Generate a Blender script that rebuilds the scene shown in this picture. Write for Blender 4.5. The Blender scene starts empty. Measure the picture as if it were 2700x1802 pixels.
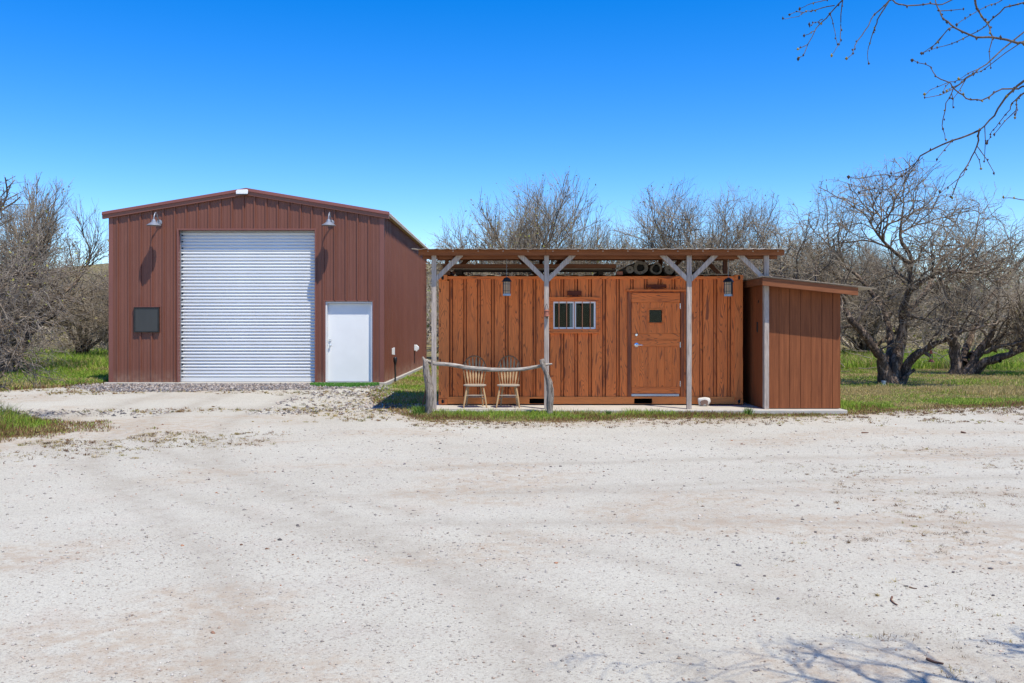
import bpy, math, random
import numpy as np
from mathutils import Vector, Matrix

scene = bpy.context.scene
col = scene.collection

# ------------------------------------------------------------------ camera, sky, sun, exposure
EYE = 1.677                      # eye height above the driveway
FPX, CX, CY = 2430.0, 1353.0, 861.0   # focal length and principal point in photo pixels (2700 wide)
cam_data = bpy.data.cameras.new("camera")
cam_data.sensor_fit = 'HORIZONTAL'
cam_data.sensor_width = 36.0
cam_data.lens = FPX / 2700.0 * 36.0
cam_data.shift_x = -(CX - 1350.0) / 2700.0
cam_data.shift_y = -(901.0 - CY) / 2700.0
cam_data.clip_start = 0.1
cam_data.clip_end = 3000.0
cam = bpy.data.objects.new("camera", cam_data)
cam.location = (0, 0, EYE)
cam.rotation_euler = (math.radians(90), 0, 0)
col.objects.link(cam)
scene.camera = cam

SUN_DIR = Vector((-0.8, 1.0, -2.62)).normalized()   # the way the light travels
SUN_EL = math.asin(-SUN_DIR.z)
SUN_ROT = math.atan2(-SUN_DIR.x, -SUN_DIR.y)
world = bpy.data.worlds.new("World")
scene.world = world
world.use_nodes = True
wn = world.node_tree.nodes
wl = world.node_tree.links
wn.clear()
w_out = wn.new("ShaderNodeOutputWorld")
w_bg = wn.new("ShaderNodeBackground")
w_sky = wn.new("ShaderNodeTexSky")
w_sky.sky_type = 'NISHITA'
w_sky.sun_disc = False
w_sky.sun_elevation = SUN_EL
w_sky.sun_rotation = SUN_ROT
w_sky.altitude = 1000.0
w_sky.air_density = 1.0
w_sky.dust_density = 0.35
w_sky.ozone_density = 3.0
w_hs = wn.new("ShaderNodeHueSaturation")
w_hs.inputs['Saturation'].default_value = 1.47
w_hs.inputs['Value'].default_value = 1.28
w_hs.inputs['Hue'].default_value = 0.5115
wl.new(w_sky.outputs[0], w_hs.inputs['Color'])
wl.new(w_hs.outputs[0], w_bg.inputs[0])
w_bg.inputs[1].default_value = 0.15
wl.new(w_bg.outputs[0], w_out.inputs[0])

sun_data = bpy.data.lights.new("sun", 'SUN')
sun_data.energy = 4.9
sun_data.angle = math.radians(0.53)
sun_data.color = (1.0, 0.955, 0.82)
sun = bpy.data.objects.new("sun", sun_data)
sun.rotation_euler = SUN_DIR.to_track_quat('-Z', 'Y').to_euler()
sun.location = (8, -10, 26)
col.objects.link(sun)

scene.view_settings.view_transform = 'Standard'
scene.view_settings.look = 'None'
scene.view_settings.exposure = 0.22
scene.view_settings.gamma = 1.0
scene.render.engine = 'CYCLES'
scene.cycles.max_bounces = 7
scene.cycles.diffuse_bounces = 4
scene.cycles.transparent_max_bounces = 8
scene.cycles.caustics_reflective = False
scene.cycles.caustics_refractive = False

R = math.radians


def at(px, py, d):
    """photo pixel + distance -> point in metres"""
    return ((px - CX) * d / FPX, d, EYE - (py - CY) * d / FPX)


# ------------------------------------------------------------------ object helpers
OFF = {}


def tag(o, label=None, cat=None, group=None, kind=None):
    if label: o["label"] = label
    if cat: o["category"] = cat
    if group: o["group"] = group
    if kind: o["kind"] = kind
    return o


def thing(name, label, cat, loc=(0, 0, 0), group=None, rz=0.0):
    o = bpy.data.objects.new(name, None)
    o.empty_display_size = 0.2
    o.location = loc
    o.rotation_euler = (0, 0, rz)
    col.objects.link(o)
    OFF[o.name] = Vector(loc)
    tag(o, label, cat, group)
    return o


def copy_tree(o, parent=None):
    c = o.copy()
    col.objects.link(c)
    c.parent = parent
    for ch in list(o.children):
        copy_tree(ch, c)
    return c


class MB:
    """collects shapes, builds ONE mesh object"""
    def __init__(self):
        self.v = []; self.f = []; self.m = []; self.mi = 0

    def add(self, vs, fs):
        b = len(self.v)
        self.v += [tuple(p) for p in vs]
        for f in fs:
            self.f.append(tuple(b + i for i in f)); self.m.append(self.mi)
        return self

    def box(self, x0, x1, y0, y1, z0, z1):
        vs = [(x0, y0, z0), (x1, y0, z0), (x1, y1, z0), (x0, y1, z0), (x0, y0, z1), (x1, y0, z1), (x1, y1, z1), (x0, y1, z1)]
        return self.add(vs, [(0, 3, 2, 1), (4, 5, 6, 7), (0, 1, 5, 4), (1, 2, 6, 5), (2, 3, 7, 6), (3, 0, 4, 7)])

    def bar(self, a, b, w, h, up=(0, 0, 1)):
        """rectangular bar from a to b; w across, h along 'up'"""
        a = Vector(a); b = Vector(b); d = (b - a).normalized(); u = Vector(up)
        s = d.cross(u)
        if s.length < 1e-4: s = d.cross(Vector((1, 0, 0)))
        s.normalize(); u = s.cross(d).normalized()
        vs = []
        for p in (a, b):
            for i, j in ((-1, -1), (1, -1), (1, 1), (-1, 1)):
                vs.append(p + s * (i * w / 2) + u * (j * h / 2))
        return self.add(vs, [(3, 2, 1, 0), (4, 5, 6, 7), (0, 1, 5, 4), (1, 2, 6, 5), (2, 3, 7, 6), (3, 0, 4, 7)])

    def tube(self, path, radii, n=8, cap=True, squash=None):
        path = [Vector(p) for p in path]
        if not isinstance(radii, (list, tuple)): radii = [radii] * len(path)
        rings = []; s = None
        for i, p in enumerate(path):
            d = (path[min(i + 1, len(path) - 1)] - path[max(i - 1, 0)]).normalized()
            if s is None:
                s = d.cross(Vector((0.13, 0.31, 0.94)))
                if s.length < 0.2: s = d.cross(Vector((1, 0, 0)))
            s = (s - d * s.dot(d)).normalized(); t = d.cross(s)
            rings.append([p + (s * math.cos(2 * math.pi * k / n) + t * math.sin(2 * math.pi * k / n)) * radii[i] for k in range(n)])
        vs = [q for r in rings for q in r]; fs = []
        for i in range(len(rings) - 1):
            for k in range(n):
                a = i * n + k; b = i * n + (k + 1) % n
                fs.append((a, b, b + n, a + n))
        if cap:
            fs.append(tuple(range(n - 1, -1, -1)))
            e = (len(rings) - 1) * n
            fs.append(tuple(range(e, e + n)))
        return self.add(vs, fs)

    def lathe(self, prof, n=20, o=(0, 0, 0), axis='z', close=False):
        vs = []
        for r, h in prof:
            for k in range(n):
                c = r * math.cos(2 * math.pi * k / n); s = r * math.sin(2 * math.pi * k / n)
                if axis == 'z': vs.append((o[0] + c, o[1] + s, o[2] + h))
                elif axis == 'y': vs.append((o[0] + c, o[1] + h, o[2] + s))
                else: vs.append((o[0] + h, o[1] + c, o[2] + s))
        fs = []
        m = len(prof)
        for i in range(m if close else m - 1):
            j = (i + 1) % m
            for k in range(n):
                k2 = (k + 1) % n
                q = (i * n + k, i * n + k2, j * n + k2, j * n + k)
                fs.append(q if axis != 'y' else q[::-1])
        if not close:
            if prof[0][0] > 1e-5: fs.append(tuple(range(n))[::-1] if axis != 'y' else tuple(range(n)))
            if prof[-1][0] > 1e-5: fs.append(tuple((m - 1) * n + k for k in range(n)) if axis != 'y' else tuple((m - 1) * n + k for k in range(n))[::-1])
        return self.add(vs, fs)

    def prism(self, poly, plane, d0, d1):
        """poly in 2D; plane 'xz' extrudes along y, 'yz' along x, 'xy' along z"""
        n = len(poly)
        def P(a, b, d):
            return {'xz': (a, d, b), 'yz': (d, a, b), 'xy': (a, b, d)}[plane]
        vs = [P(a, b, d0) for a, b in poly] + [P(a, b, d1) for a, b in poly]
        fs = [tuple(range(n)), tuple(range(2 * n - 1, n - 1, -1))]
        for i in range(n):
            j = (i + 1) % n
            fs.append((i, i + n, j + n, j))
        return self.add(vs, fs)

    def build(self, name, mat, parent=None, bevel=0.0, smooth=None, local=False):
        me = bpy.data.meshes.new(name)
        off = Vector((0, 0, 0))
        if parent is not None and not local:
            p = parent
            while p.parent is not None: p = p.parent
            off = OFF.get(p.name, off)
        me.from_pydata([(a - off.x, b - off.y, c - off.z) for a, b, c in self.v], [], self.f)
        mats = mat if isinstance(mat, (list, tuple)) else [mat]
        for m in mats: me.materials.append(m)
        if len(mats) > 1: me.polygons.foreach_set("material_index", self.m)
        # consistent outward normals
        import bmesh
        bm = bmesh.new(); bm.from_mesh(me)
        bmesh.ops.recalc_face_normals(bm, faces=bm.faces)
        bm.to_mesh(me); bm.free()
        if smooth is not None:
            me.polygons.foreach_set("use_smooth", [True] * len(me.polygons))
            me.set_sharp_from_angle(angle=R(smooth))
        o = bpy.data.objects.new(name, me)
        col.objects.link(o)
        o.parent = parent
        if bevel > 0:
            b = o.modifiers.new("bevel", 'BEVEL')
            b.width = bevel; b.segments = 2; b.limit_method = 'ANGLE'; b.angle_limit = R(40)
        return o


def mesh_arrays(name, V, F, mat, parent=None, smooth=False, colors=None, attr=None):
    """V (n,3) F (m,k) numpy -> object; colors per vertex (n,3)"""
    V = np.ascontiguousarray(V, dtype=np.float32); F = np.ascontiguousarray(F, dtype=np.int32)
    me = bpy.data.meshes.new(name)
    n, (m, k) = len(V), F.shape
    me.vertices.add(n); me.vertices.foreach_set("co", V.ravel())
    me.loops.add(m * k); me.loops.foreach_set("vertex_index", F.ravel())
    me.polygons.add(m)
    me.polygons.foreach_set("loop_start", np.arange(0, m * k, k, dtype=np.int32))
    try: me.polygons.foreach_set("loop_total", np.full(m, k, dtype=np.int32))
    except Exception: pass
    if smooth: me.polygons.foreach_set("use_smooth", np.ones(m, dtype=bool))
    me.update(calc_edges=True)
    if colors is not None:
        a = me.color_attributes.new("Col", 'FLOAT_COLOR', 'POINT')
        c = np.ones((n, 4), dtype=np.float32); c[:, :3] = colors
        a.data.foreach_set("color", c.ravel())
    if attr:
        for an, av in attr.items():
            a = me.attributes.new(an, 'FLOAT', 'POINT')
            a.data.foreach_set("value", np.ascontiguousarray(av, dtype=np.float32))
    me.materials.append(mat)
    o = bpy.data.objects.new(name, me)
    col.objects.link(o)
    o.parent = parent
    return o


# value noise in numpy
def _hash(ix, iy, seed):
    h = (ix.astype(np.int64) * 374761393 + iy.astype(np.int64) * 668265263 + seed * 974711) & 0x7fffffff
    h = ((h ^ (h >> 13)) * 1274126177) & 0x7fffffff
    return ((h ^ (h >> 16)) & 0xffff) / 65535.0


def vnoise(x, y, seed=0):
    x = np.asarray(x, float); y = np.asarray(y, float)
    ix = np.floor(x); iy = np.floor(y); fx = x - ix; fy = y - iy
    fx = fx * fx * (3 - 2 * fx); fy = fy * fy * (3 - 2 * fy)
    a = _hash(ix, iy, seed); b = _hash(ix + 1, iy, seed); c = _hash(ix, iy + 1, seed); d = _hash(ix + 1, iy + 1, seed)
    return (a * (1 - fx) + b * fx) * (1 - fy) + (c * (1 - fx) + d * fx) * fy


def fbm(x, y, seed=0, o=3):
    s = 0; a = 0.5; t = 0
    for i in range(o):
        s = s + a * vnoise(x * 2 ** i, y * 2 ** i, seed + i * 17); t += a; a *= 0.5
    return s / t


# ------------------------------------------------------------------ materials
def new_mat(name):
    m = bpy.data.materials.new(name); m.use_nodes = True
    nt = m.node_tree; b = nt.nodes["Principled BSDF"]
    return m, nt, b


def N(nt, t, **kw):
    n = nt.nodes.new(t)
    for k, v in kw.items():
        setattr(n, k, v)
    return n


def L(nt, a, b): nt.links.new(a, b)


def coord(nt, scale=(1, 1, 1), kind='Object'):
    tc = N(nt, "ShaderNodeTexCoord"); mp = N(nt, "ShaderNodeMapping")
    mp.inputs['Scale'].default_value = scale
    L(nt, tc.outputs[kind], mp.inputs[0])
    return mp.outputs[0]


def noise(nt, vec, scale, detail=3, rough=0.5, dist=0.0):
    n = N(nt, "ShaderNodeTexNoise")
    n.inputs['Scale'].default_value = scale; n.inputs['Detail'].default_value = detail
    n.inputs['Roughness'].default_value = rough; n.inputs['Distortion'].default_value = dist
    if vec is not None: L(nt, vec, n.inputs['Vector'])
    return n.outputs['Fac']


def ramp(nt, fac, stops, interp='LINEAR'):
    r = N(nt, "ShaderNodeValToRGB"); cr = r.color_ramp; cr.interpolation = interp
    while len(cr.elements) > 1: cr.elements.remove(cr.elements[0])
    cr.elements[0].position = stops[0][0]; c = stops[0][1]
    cr.elements[0].color = (*c, 1) if isinstance(c, (tuple, list)) else (c, c, c, 1)
    for p, c in stops[1:]:
        e = cr.elements.new(p); e.color = (*c, 1) if isinstance(c, (tuple, list)) else (c, c, c, 1)
    L(nt, fac, r.inputs[0])
    return r.outputs[0]


def mix(nt, fac, a, b, mode='MIX'):
    m = N(nt, "ShaderNodeMix", data_type='RGBA', blend_type=mode)
    m.clamp_factor = True
    if isinstance(fac, (int, float)): m.inputs[0].default_value = fac
    else: L(nt, fac, m.inputs[0])
    for s, v in ((6, a), (7, b)):
        if isinstance(v, (tuple, list)): m.inputs[s].default_value = (*v, 1)
        else: L(nt, v, m.inputs[s])
    return m.outputs[2]


def math_(nt, op, a, b=None):
    m = N(nt, "ShaderNodeMath", operation=op)
    for i, v in enumerate((a, b)):
        if v is None: continue
        if isinstance(v, (int, float)): m.inputs[i].default_value = v
        else: L(nt, v, m.inputs[i])
    return m.outputs[0]


def bump(nt, b, h, strength=0.3, dist=0.01):
    n = N(nt, "ShaderNodeBump"); n.inputs['Strength'].default_value = strength; n.inputs['Distance'].default_value = dist
    L(nt, h, n.inputs['Height']); L(nt, n.outputs[0], b.inputs['Normal'])


def simple(name, c, rough=0.6, metal=0.0, var=0.12, vscale=3.0, bumps=0.0, spec=0.5, bscale=40, stretch=(1, 1, 1)):
    m, nt, b = new_mat(name)
    v = coord(nt, stretch)
    f = noise(nt, v, vscale, 4, 0.6)
    lo = tuple(max(0, x * (1 - var)) for x in c); hi = tuple(min(1, x * (1 + var)) for x in c)
    L(nt, ramp(nt, f, [(0.3, lo), (0.7, hi)]), b.inputs['Base Color'])
    b.inputs['Roughness'].default_value = rough; b.inputs['Metallic'].default_value = metal
    b.inputs['Specular IOR Level'].default_value = spec
    if bumps > 0: bump(nt, b, noise(nt, v, bscale, 3), bumps, 0.005)
    return m


def wood(name, light, dark, axis='x', scale=1.0, rough=0.8, contrast=1.0, crack=0.0):
    """weathered timber, grain along 'axis'"""
    m, nt, b = new_mat(name)
    s = {'x': (0.35, 6, 6), 'y': (6, 0.35, 6), 'z': (6, 6, 0.35)}[axis]
    v = coord(nt, tuple(k * scale for k in s))
    f1 = noise(nt, v, 6.0, 5, 0.65, 0.4)
    f2 = noise(nt, v, 1.3, 3, 0.5)
    mid = tuple((p + q) / 2 for p, q in zip(light, dark))
    c1 = ramp(nt, f1, [(0.3, dark), (0.5, mid), (0.68, light)])
    c2 = mix(nt, math_(nt, 'MULTIPLY', f2, 0.55 * contrast), c1, dark)
    if crack:
        cf = ramp(nt, noise(nt, v, 14.0, 2, 0.5, 0.2), [(0.40, 1.0), (0.46, 0.0)])
        c2 = mix(nt, math_(nt, 'MULTIPLY', cf, crack), c2, tuple(x * 0.3 for x in dark))
    L(nt, c2, b.inputs['Base Color'])
    b.inputs['Roughness'].default_value = rough
    b.inputs['Specular IOR Level'].default_value = 0.25
    bump(nt, b, f1, 0.35 + 0.5 * crack, 0.004 + 0.010 * crack)
    return m


def faux_wood(name, axis='z', folds=0.0, base=((0.95, 0.245, 0.046), (0.70, 0.158, 0.028)), dark=(0.085, 0.022, 0.012), amount=1.0):
    """hand-painted wood grain on steel"""
    m, nt, b = new_mat(name)
    tc = N(nt, "ShaderNodeTexCoord")
    def mp(s):
        n = N(nt, "ShaderNodeMapping"); n.inputs['Scale'].default_value = s
        L(nt, tc.outputs['Object'], n.inputs[0]); return n.outputs[0]
    if axis == 'z': sA, sB, sC = (6.4, 6.4, 0.80), (14.0, 14.0, 2.0), (30, 30, 1.0)
    else: sA, sB, sC = (0.80, 6.4, 6.4), (2.0, 14.0, 14.0), (1.0, 30, 30)
    vA, vB, vC = mp(sA), mp(sB), mp(sC)
    # flowing cathedral lines: contour lines of a smooth stretched noise
    nA = noise(nt, vA, 1.0, 1.0, 0.4, 0.35)
    sn = math_(nt, 'SINE', math_(nt, 'MULTIPLY', nA, 95.0))
    lines = ramp(nt, sn, [(0.60, 0.0), (0.95, 1.0)])
    brk = ramp(nt, noise(nt, vB, 1.3, 2, 0.5), [(0.42, 0.0), (0.6, 1.0)])
    lines = math_(nt, 'MULTIPLY', lines, math_(nt, 'ADD', math_(nt, 'MULTIPLY', brk, 0.75), 0.16))
    # brushed smudges and knots
    nB = noise(nt, vB, 1.0, 2.5, 0.55, 0.5)
    knots = ramp(nt, nB, [(0.63, 0.0), (0.69, 0.85)])
    smear = ramp(nt, noise(nt, vB, 0.55, 2, 0.5, 0.3), [(0.47, 0.0), (0.74, 0.42)])
    fine = noise(nt, vC, 4.0, 4, 0.7)
    c0 = ramp(nt, fine, [(0.3, base[1]), (0.7, base[0])])
    mid = tuple(0.45 * p + 0.55 * q for p, q in zip(base[1], dark))
    c1 = mix(nt, math_(nt, 'MULTIPLY', smear, amount), c0, mid)
    k = math_(nt, 'MAXIMUM', math_(nt, 'MULTIPLY', lines, 0.72 * amount), math_(nt, 'MULTIPLY', knots, 0.85 * amount))
    c2 = mix(nt, k, c1, dark)
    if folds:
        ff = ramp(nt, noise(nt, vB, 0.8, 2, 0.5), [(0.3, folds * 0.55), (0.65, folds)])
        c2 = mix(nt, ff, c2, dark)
    L(nt, c2, b.inputs['Base Color'])
    b.inputs['Roughness'].default_value = 0.5
    b.inputs['Specular IOR Level'].default_value = 0.35
    bump(nt, b, noise(nt, mp((1, 1, 1)), 5.0, 2), 0.12, 0.02)
    return m


def attr_mat(name, rough=0.85, trans=0.0):
    m, nt, b = new_mat(name)
    a = N(nt, "ShaderNodeAttribute"); a.attribute_name = "Col"
    L(nt, a.outputs['Color'], b.inputs['Base Color'])
    b.inputs['Roughness'].default_value = rough
    b.inputs['Specular IOR Level'].default_value = 0.2
    if trans > 0:
        t = N(nt, "ShaderNodeBsdfTranslucent"); L(nt, a.outputs['Color'], t.inputs[0])
        ms = N(nt, "ShaderNodeMixShader"); ms.inputs[0].default_value = trans
        out = nt.nodes["Material Output"]
        L(nt, b.outputs[0], ms.inputs[1]); L(nt, t.outputs[0], ms.inputs[2]); L(nt, ms.outputs[0], out.inputs[0])
    return m


def bark(name, c, dark, scale=1.0, patch=None):
    m, nt, b = new_mat(name)
    v = coord(nt, (scale, scale, scale * 0.35))
    f = noise(nt, v, 22, 5, 0.7, 0.8)
    cc = ramp(nt, f, [(0.36, dark), (0.62, c)])
    if patch:
        pf = ramp(nt, noise(nt, v, 9, 4, 0.65), [(0.53, 0.0), (0.60, 0.8)])
        cc = mix(nt, pf, cc, patch)
    L(nt, cc, b.inputs['Base Color'])
    b.inputs['Roughness'].default_value = 0.9; b.inputs['Specular IOR Level'].default_value = 0.15
    bump(nt, b, f, 0.9, 0.03)
    return m


def glass_mat(name, tint=(0.02, 0.025, 0.03), mixf=0.0):
    m, nt, b = new_mat(name)
    gl = N(nt, "ShaderNodeBsdfGlossy"); gl.inputs['Roughness'].default_value = 0.02; gl.inputs['Color'].default_value = (0.9, 0.95, 1, 1)
    tr = N(nt, "ShaderNodeBsdfTransparent"); tr.inputs['Color'].default_value = (0.75, 0.8, 0.8, 1)
    fr = N(nt, "ShaderNodeFresnel"); fr.inputs['IOR'].default_value = 1.2
    f = math_(nt, 'ADD', fr.outputs[0], mixf)
    ms = N(nt, "ShaderNodeMixShader"); L(nt, f, ms.inputs[0]); L(nt, tr.outputs[0], ms.inputs[1]); L(nt, gl.outputs[0], ms.inputs[2])
    L(nt, ms.outputs[0], nt.nodes["Material Output"].inputs[0])
    return m


M = {}
M['red_panel'] = simple('red_panel_paint', (0.168, 0.060, 0.036), 0.45, 0.0, 0.07, 0.8, spec=0.4, stretch=(1, 1, 0.25))
def panel_paint():
    m, nt, b = new_mat('red_panel_paint')
    v = coord(nt, (1, 1, 0.22))
    c = ramp(nt, noise(nt, v, 1.1, 5, 0.65), [(0.3, (0.150, 0.053, 0.032)), (0.7, (0.186, 0.067, 0.041))])
    ch_ = ramp(nt, noise(nt, v, 6.0, 4, 0.6), [(0.55, 0.0), (0.78, 0.22)])
    c = mix(nt, ch_, c, (0.26, 0.13, 0.095))
    sp_z = N(nt, "ShaderNodeSeparateXYZ"); tc = N(nt, "ShaderNodeTexCoord"); L(nt, tc.outputs['Object'], sp_z.inputs[0])
    low = ramp(nt, sp_z.outputs[2], [(0.19, 0.45), (0.55, 0.0)])
    dust = math_(nt, 'MULTIPLY', low, ramp(nt, noise(nt, tc.outputs['Object'], 5.0, 5, 0.7), [(0.35, 0.1), (0.65, 1.0)]))
    c = mix(nt, dust, c, (0.36, 0.27, 0.20))
    L(nt, c, b.inputs['Base Color'])
    L(nt, ramp(nt, noise(nt, v, 2.0, 3), [(0.3, 0.40), (0.7, 0.56)]), b.inputs['Roughness'])
    b.inputs['Specular IOR Level'].default_value = 0.4
    bump(nt, b, noise(nt, coord(nt, (1, 1, 0.5)), 1.6, 2), 0.35, 0.03)
    return m
M['red_panel'] = panel_paint()
M['red_trim'] = simple('red_trim_paint', (0.195, 0.071, 0.051), 0.4, 0.0, 0.06, 1.2, spec=0.45)
M['galv'] = simple('galvanised_slat', (0.74, 0.75, 0.75), 0.36, 0.2, 0.05, 2.0, spec=0.5, stretch=(0.3, 1, 1))
M['galv_dark'] = simple('galvanised_track', (0.42, 0.44, 0.46), 0.4, 0.6, 0.1, 4.0)
M['roof_sheet'] = simple('roof_sheet', (0.46, 0.40, 0.34), 0.5, 0.3, 0.15, 2.0, stretch=(1, 0.3, 1))
M['tan_trim'] = simple('tan_eave_trim', (0.42, 0.33, 0.22), 0.5, 0.0, 0.1, 3.0)
M['white_paint'] = simple('white_paint', (0.80, 0.80, 0.79), 0.38, 0.0, 0.03, 2.0)
M['white_frame'] = simple('white_frame', (0.74, 0.74, 0.74), 0.4, 0.0, 0.05, 3.0)
M['concrete'] = simple('concrete', (0.45, 0.41, 0.355), 0.85, 0.0, 0.10, 3.0, 0.4, 0.3)
M['black'] = simple('black_metal', (0.018, 0.018, 0.02), 0.45, 0.3, 0.3, 6.0)
M['shade_black'] = simple('interior_shade', (0.012, 0.011, 0.010), 0.9, 0.0, 0.2, 3.0)  # near-black, stands in for shade inside holes, hollows and rooms
M['chrome'] = simple('satin_chrome', (0.75, 0.76, 0.78), 0.25, 0.9, 0.05, 8.0)
M['lamp_metal'] = simple('lamp_grey_metal', (0.27, 0.28, 0.31), 0.42, 0.4, 0.12, 9.0)
M['screen'] = simple('window_screen', (0.045, 0.043, 0.04), 0.35, 0.2, 0.25, 1.2, spec=0.6, stretch=(1.4, 1, 0.2))
M['dark_frame'] = simple('bronze_frame', (0.03, 0.028, 0.026), 0.4, 0.4, 0.2, 5.0)
M['faux'] = faux_wood('painted_grain_vertical', 'z')
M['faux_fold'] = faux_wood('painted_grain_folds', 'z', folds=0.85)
M['faux_x'] = faux_wood('painted_grain_horizontal', 'x')
M['faux_plain'] = faux_wood('painted_grain_plain', 'x', base=((0.76, 0.235, 0.050), (0.64, 0.185, 0.040)), amount=0.25)
M['faux_post'] = faux_wood('painted_grain_post', 'z', base=((0.90, 0.25, 0.056), (0.70, 0.185, 0.04)), amount=0.9)
M['copper_bar'] = simple('orange_window_bar', (0.55, 0.22, 0.10), 0.5, 0.0, 0.1, 6.0)
M['beam'] = wood('stained_beam', (0.30, 0.108, 0.042), (0.15, 0.050, 0.020), 'x', 1.0, 0.7, 0.8)
M['beam_y'] = wood('stained_rafter', (0.28, 0.11, 0.05), (0.14, 0.052, 0.024), 'y', 1.0, 0.75, 0.8)
M['beam_z'] = wood('stained_back_post', (0.26, 0.10, 0.045), (0.13, 0.05, 0.022), 'z', 1.0, 0.75, 0.8)
M['grey_post'] = wood('grey_weathered_post', (0.56, 0.475, 0.41), (0.30, 0.24, 0.20), 'z', 1.0, 0.85, 0.6, 0.35)
M['driftwood'] = wood('driftwood_rail', (0.68, 0.61, 0.53), (0.17, 0.135, 0.105), 'x', 1.1, 0.9, 0.9, 0.7)
M['driftwood_z'] = wood('driftwood_post', (0.52, 0.45, 0.38), (0.13, 0.10, 0.078), 'z', 1.1, 0.9, 1.0, 0.8)
M['siding'] = wood('shed_siding', (0.30, 0.096, 0.034), (0.155, 0.046, 0.016), 'z', 0.55, 0.75, 0.9)
M['plaque'] = wood('red_plaque', (0.20, 0.045, 0.02), (0.07, 0.015, 0.008), 'x', 2.0, 0.7, 1.0)
M['plank_red'] = wood('brown_plank', (0.24, 0.105, 0.055), (0.12, 0.05, 0.028), 'x', 0.8, 0.8, 1.0)
M['plank_pale'] = wood('pale_plank', (0.46, 0.38, 0.28), (0.28, 0.21, 0.15), 'x', 0.8, 0.85, 1.0)
M['plank_dark'] = wood('dark_plank', (0.06, 0.04, 0.03), (0.02, 0.013, 0.01), 'x', 0.8, 0.9, 1.0)
M['stake'] = wood('old_stake', (0.26, 0.14, 0.09), (0.12, 0.06, 0.04), 'z', 1.0, 0.9, 1.0)
M['chair'] = wood('weathered_chair', (0.62, 0.41, 0.20), (0.36, 0.23, 0.125), 'z', 1.2, 0.75, 0.9, 0.25)
M['chair_grey'] = wood('weathered_chair_grey', (0.46, 0.38, 0.30), (0.26, 0.21, 0.165), 'x', 1.2, 0.8, 0.9, 0.4)
M['hoop'] = wood('chair_hoop', (0.34, 0.20, 0.095), (0.18, 0.11, 0.055), 'x', 1.2, 0.6, 0.8)
M['roll'] = simple('rolled_carpet', (0.20, 0.18, 0.155), 0.95, 0.0, 0.3, 14.0, 0.5)
m_, nt_, b_ = new_mat('amber_glass')
t_ = N(nt_, "ShaderNodeBsdfTranslucent"); t_.inputs[0].default_value = (0.95, 0.72, 0.42, 1)
ms_ = N(nt_, "ShaderNodeMixShader"); ms_.inputs[0].default_value = 0.6
L(nt_, ramp(nt_, noise(nt_, coord(nt_), 9.0, 3), [(0.3, (0.75, 0.56, 0.34)), (0.7, (0.92, 0.76, 0.52))]), b_.inputs['Base Color'])
L(nt_, b_.outputs[0], ms_.inputs[1]); L(nt_, t_.outputs[0], ms_.inputs[2]); L(nt_, ms_.outputs[0], nt_.nodes["Material Output"].inputs[0])
M['amber'] = m_
M['lantern'] = simple('lantern_dark_metal', (0.025, 0.04, 0.05), 0.4, 0.5, 0.2, 9.0)
M['lantern_edge'] = simple('lantern_worn_edge', (0.30, 0.34, 0.36), 0.4, 0.5, 0.2, 9.0)
M['rust'] = simple('rusty_red_iron', (0.33, 0.12, 0.075), 0.65, 0.2, 0.35, 25.0)
M['red_lantern'] = simple('red_lantern_paint', (0.42, 0.09, 0.06), 0.5, 0.0, 0.25, 20.0)
M['white_rock'] = simple('whitewashed_stone', (0.58, 0.54, 0.49), 0.85, 0.0, 0.12, 9.0, 0.5)
M['brown_paint'] = simple('brown_paint', (0.17, 0.10, 0.075), 0.8, 0.0, 0.1, 9.0)
M['turf'] = attr_mat('turf_blades', 0.7, 0.15)
M['turf_base'] = simple('turf_backing', (0.045, 0.14, 0.025), 0.9, 0.0, 0.3, 30.0)
M['grass'] = attr_mat('grass_blades', 0.75, 0.4)
M['stone'] = attr_mat('loose_stones', 0.9)
M['glass'] = glass_mat('window_glass')
M['clear_glass'] = glass_mat('lamp_glass', mixf=0.0)
M['curtain'] = simple('grey_curtain', (0.30, 0.29, 0.27), 0.9, 0.0, 0.1, 5.0)
M['bark'] = bark('mesquite_bark', (0.16, 0.112, 0.08), (0.03, 0.021, 0.016), 1.0, (0.36, 0.26, 0.19))
M['twig'] = bark('mesquite_twigs', (0.44, 0.36, 0.26), (0.14, 0.105, 0.075), 0.6)
M['limb'] = bark('mesquite_limbs', (0.215, 0.16, 0.118), (0.055, 0.04, 0.03), 0.8, (0.34, 0.26, 0.19))
M['twig_pale'] = bark('pale_dry_twigs', (0.37, 0.315, 0.26), (0.15, 0.12, 0.095), 0.6)
M['twig_near'] = bark('near_twigs', (0.17, 0.135, 0.11), (0.07, 0.052, 0.042), 1.0)
M['bud'] = attr_mat('buds_and_leaflets', 0.8, 0.25)
M['pvc'] = simple('white_plastic', (0.78, 0.78, 0.77), 0.4, 0.0, 0.03, 5.0)
M['hose'] = simple('black_pipe', (0.02, 0.022, 0.02), 0.4, 0.0, 0.3, 12.0)

# ------------------------------------------------------------------ the ground
def sstep(t):
    t = np.clip(t, 0, 1); return t * t * (3 - 2 * t)


EDGE_X = [-3.4, -2.7, -1.9, -1.5, 0.0, 3.0, 6.0, 7.7, 10.5, 16.0, 30.0, 80.0]
EDGE_Y = [21.5, 18.6, 16.6, 15.9, 15.95, 16.35, 16.95, 17.8, 19.0, 20.4, 23.0, 26.0]
LEFT_X = [-80.0, -30.0, -14.0, -12.2, -11.2, -10.7]
LEFT_Y = [14.0, 17.0, 20.4, 22.0, 23.6, 24.9]


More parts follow.
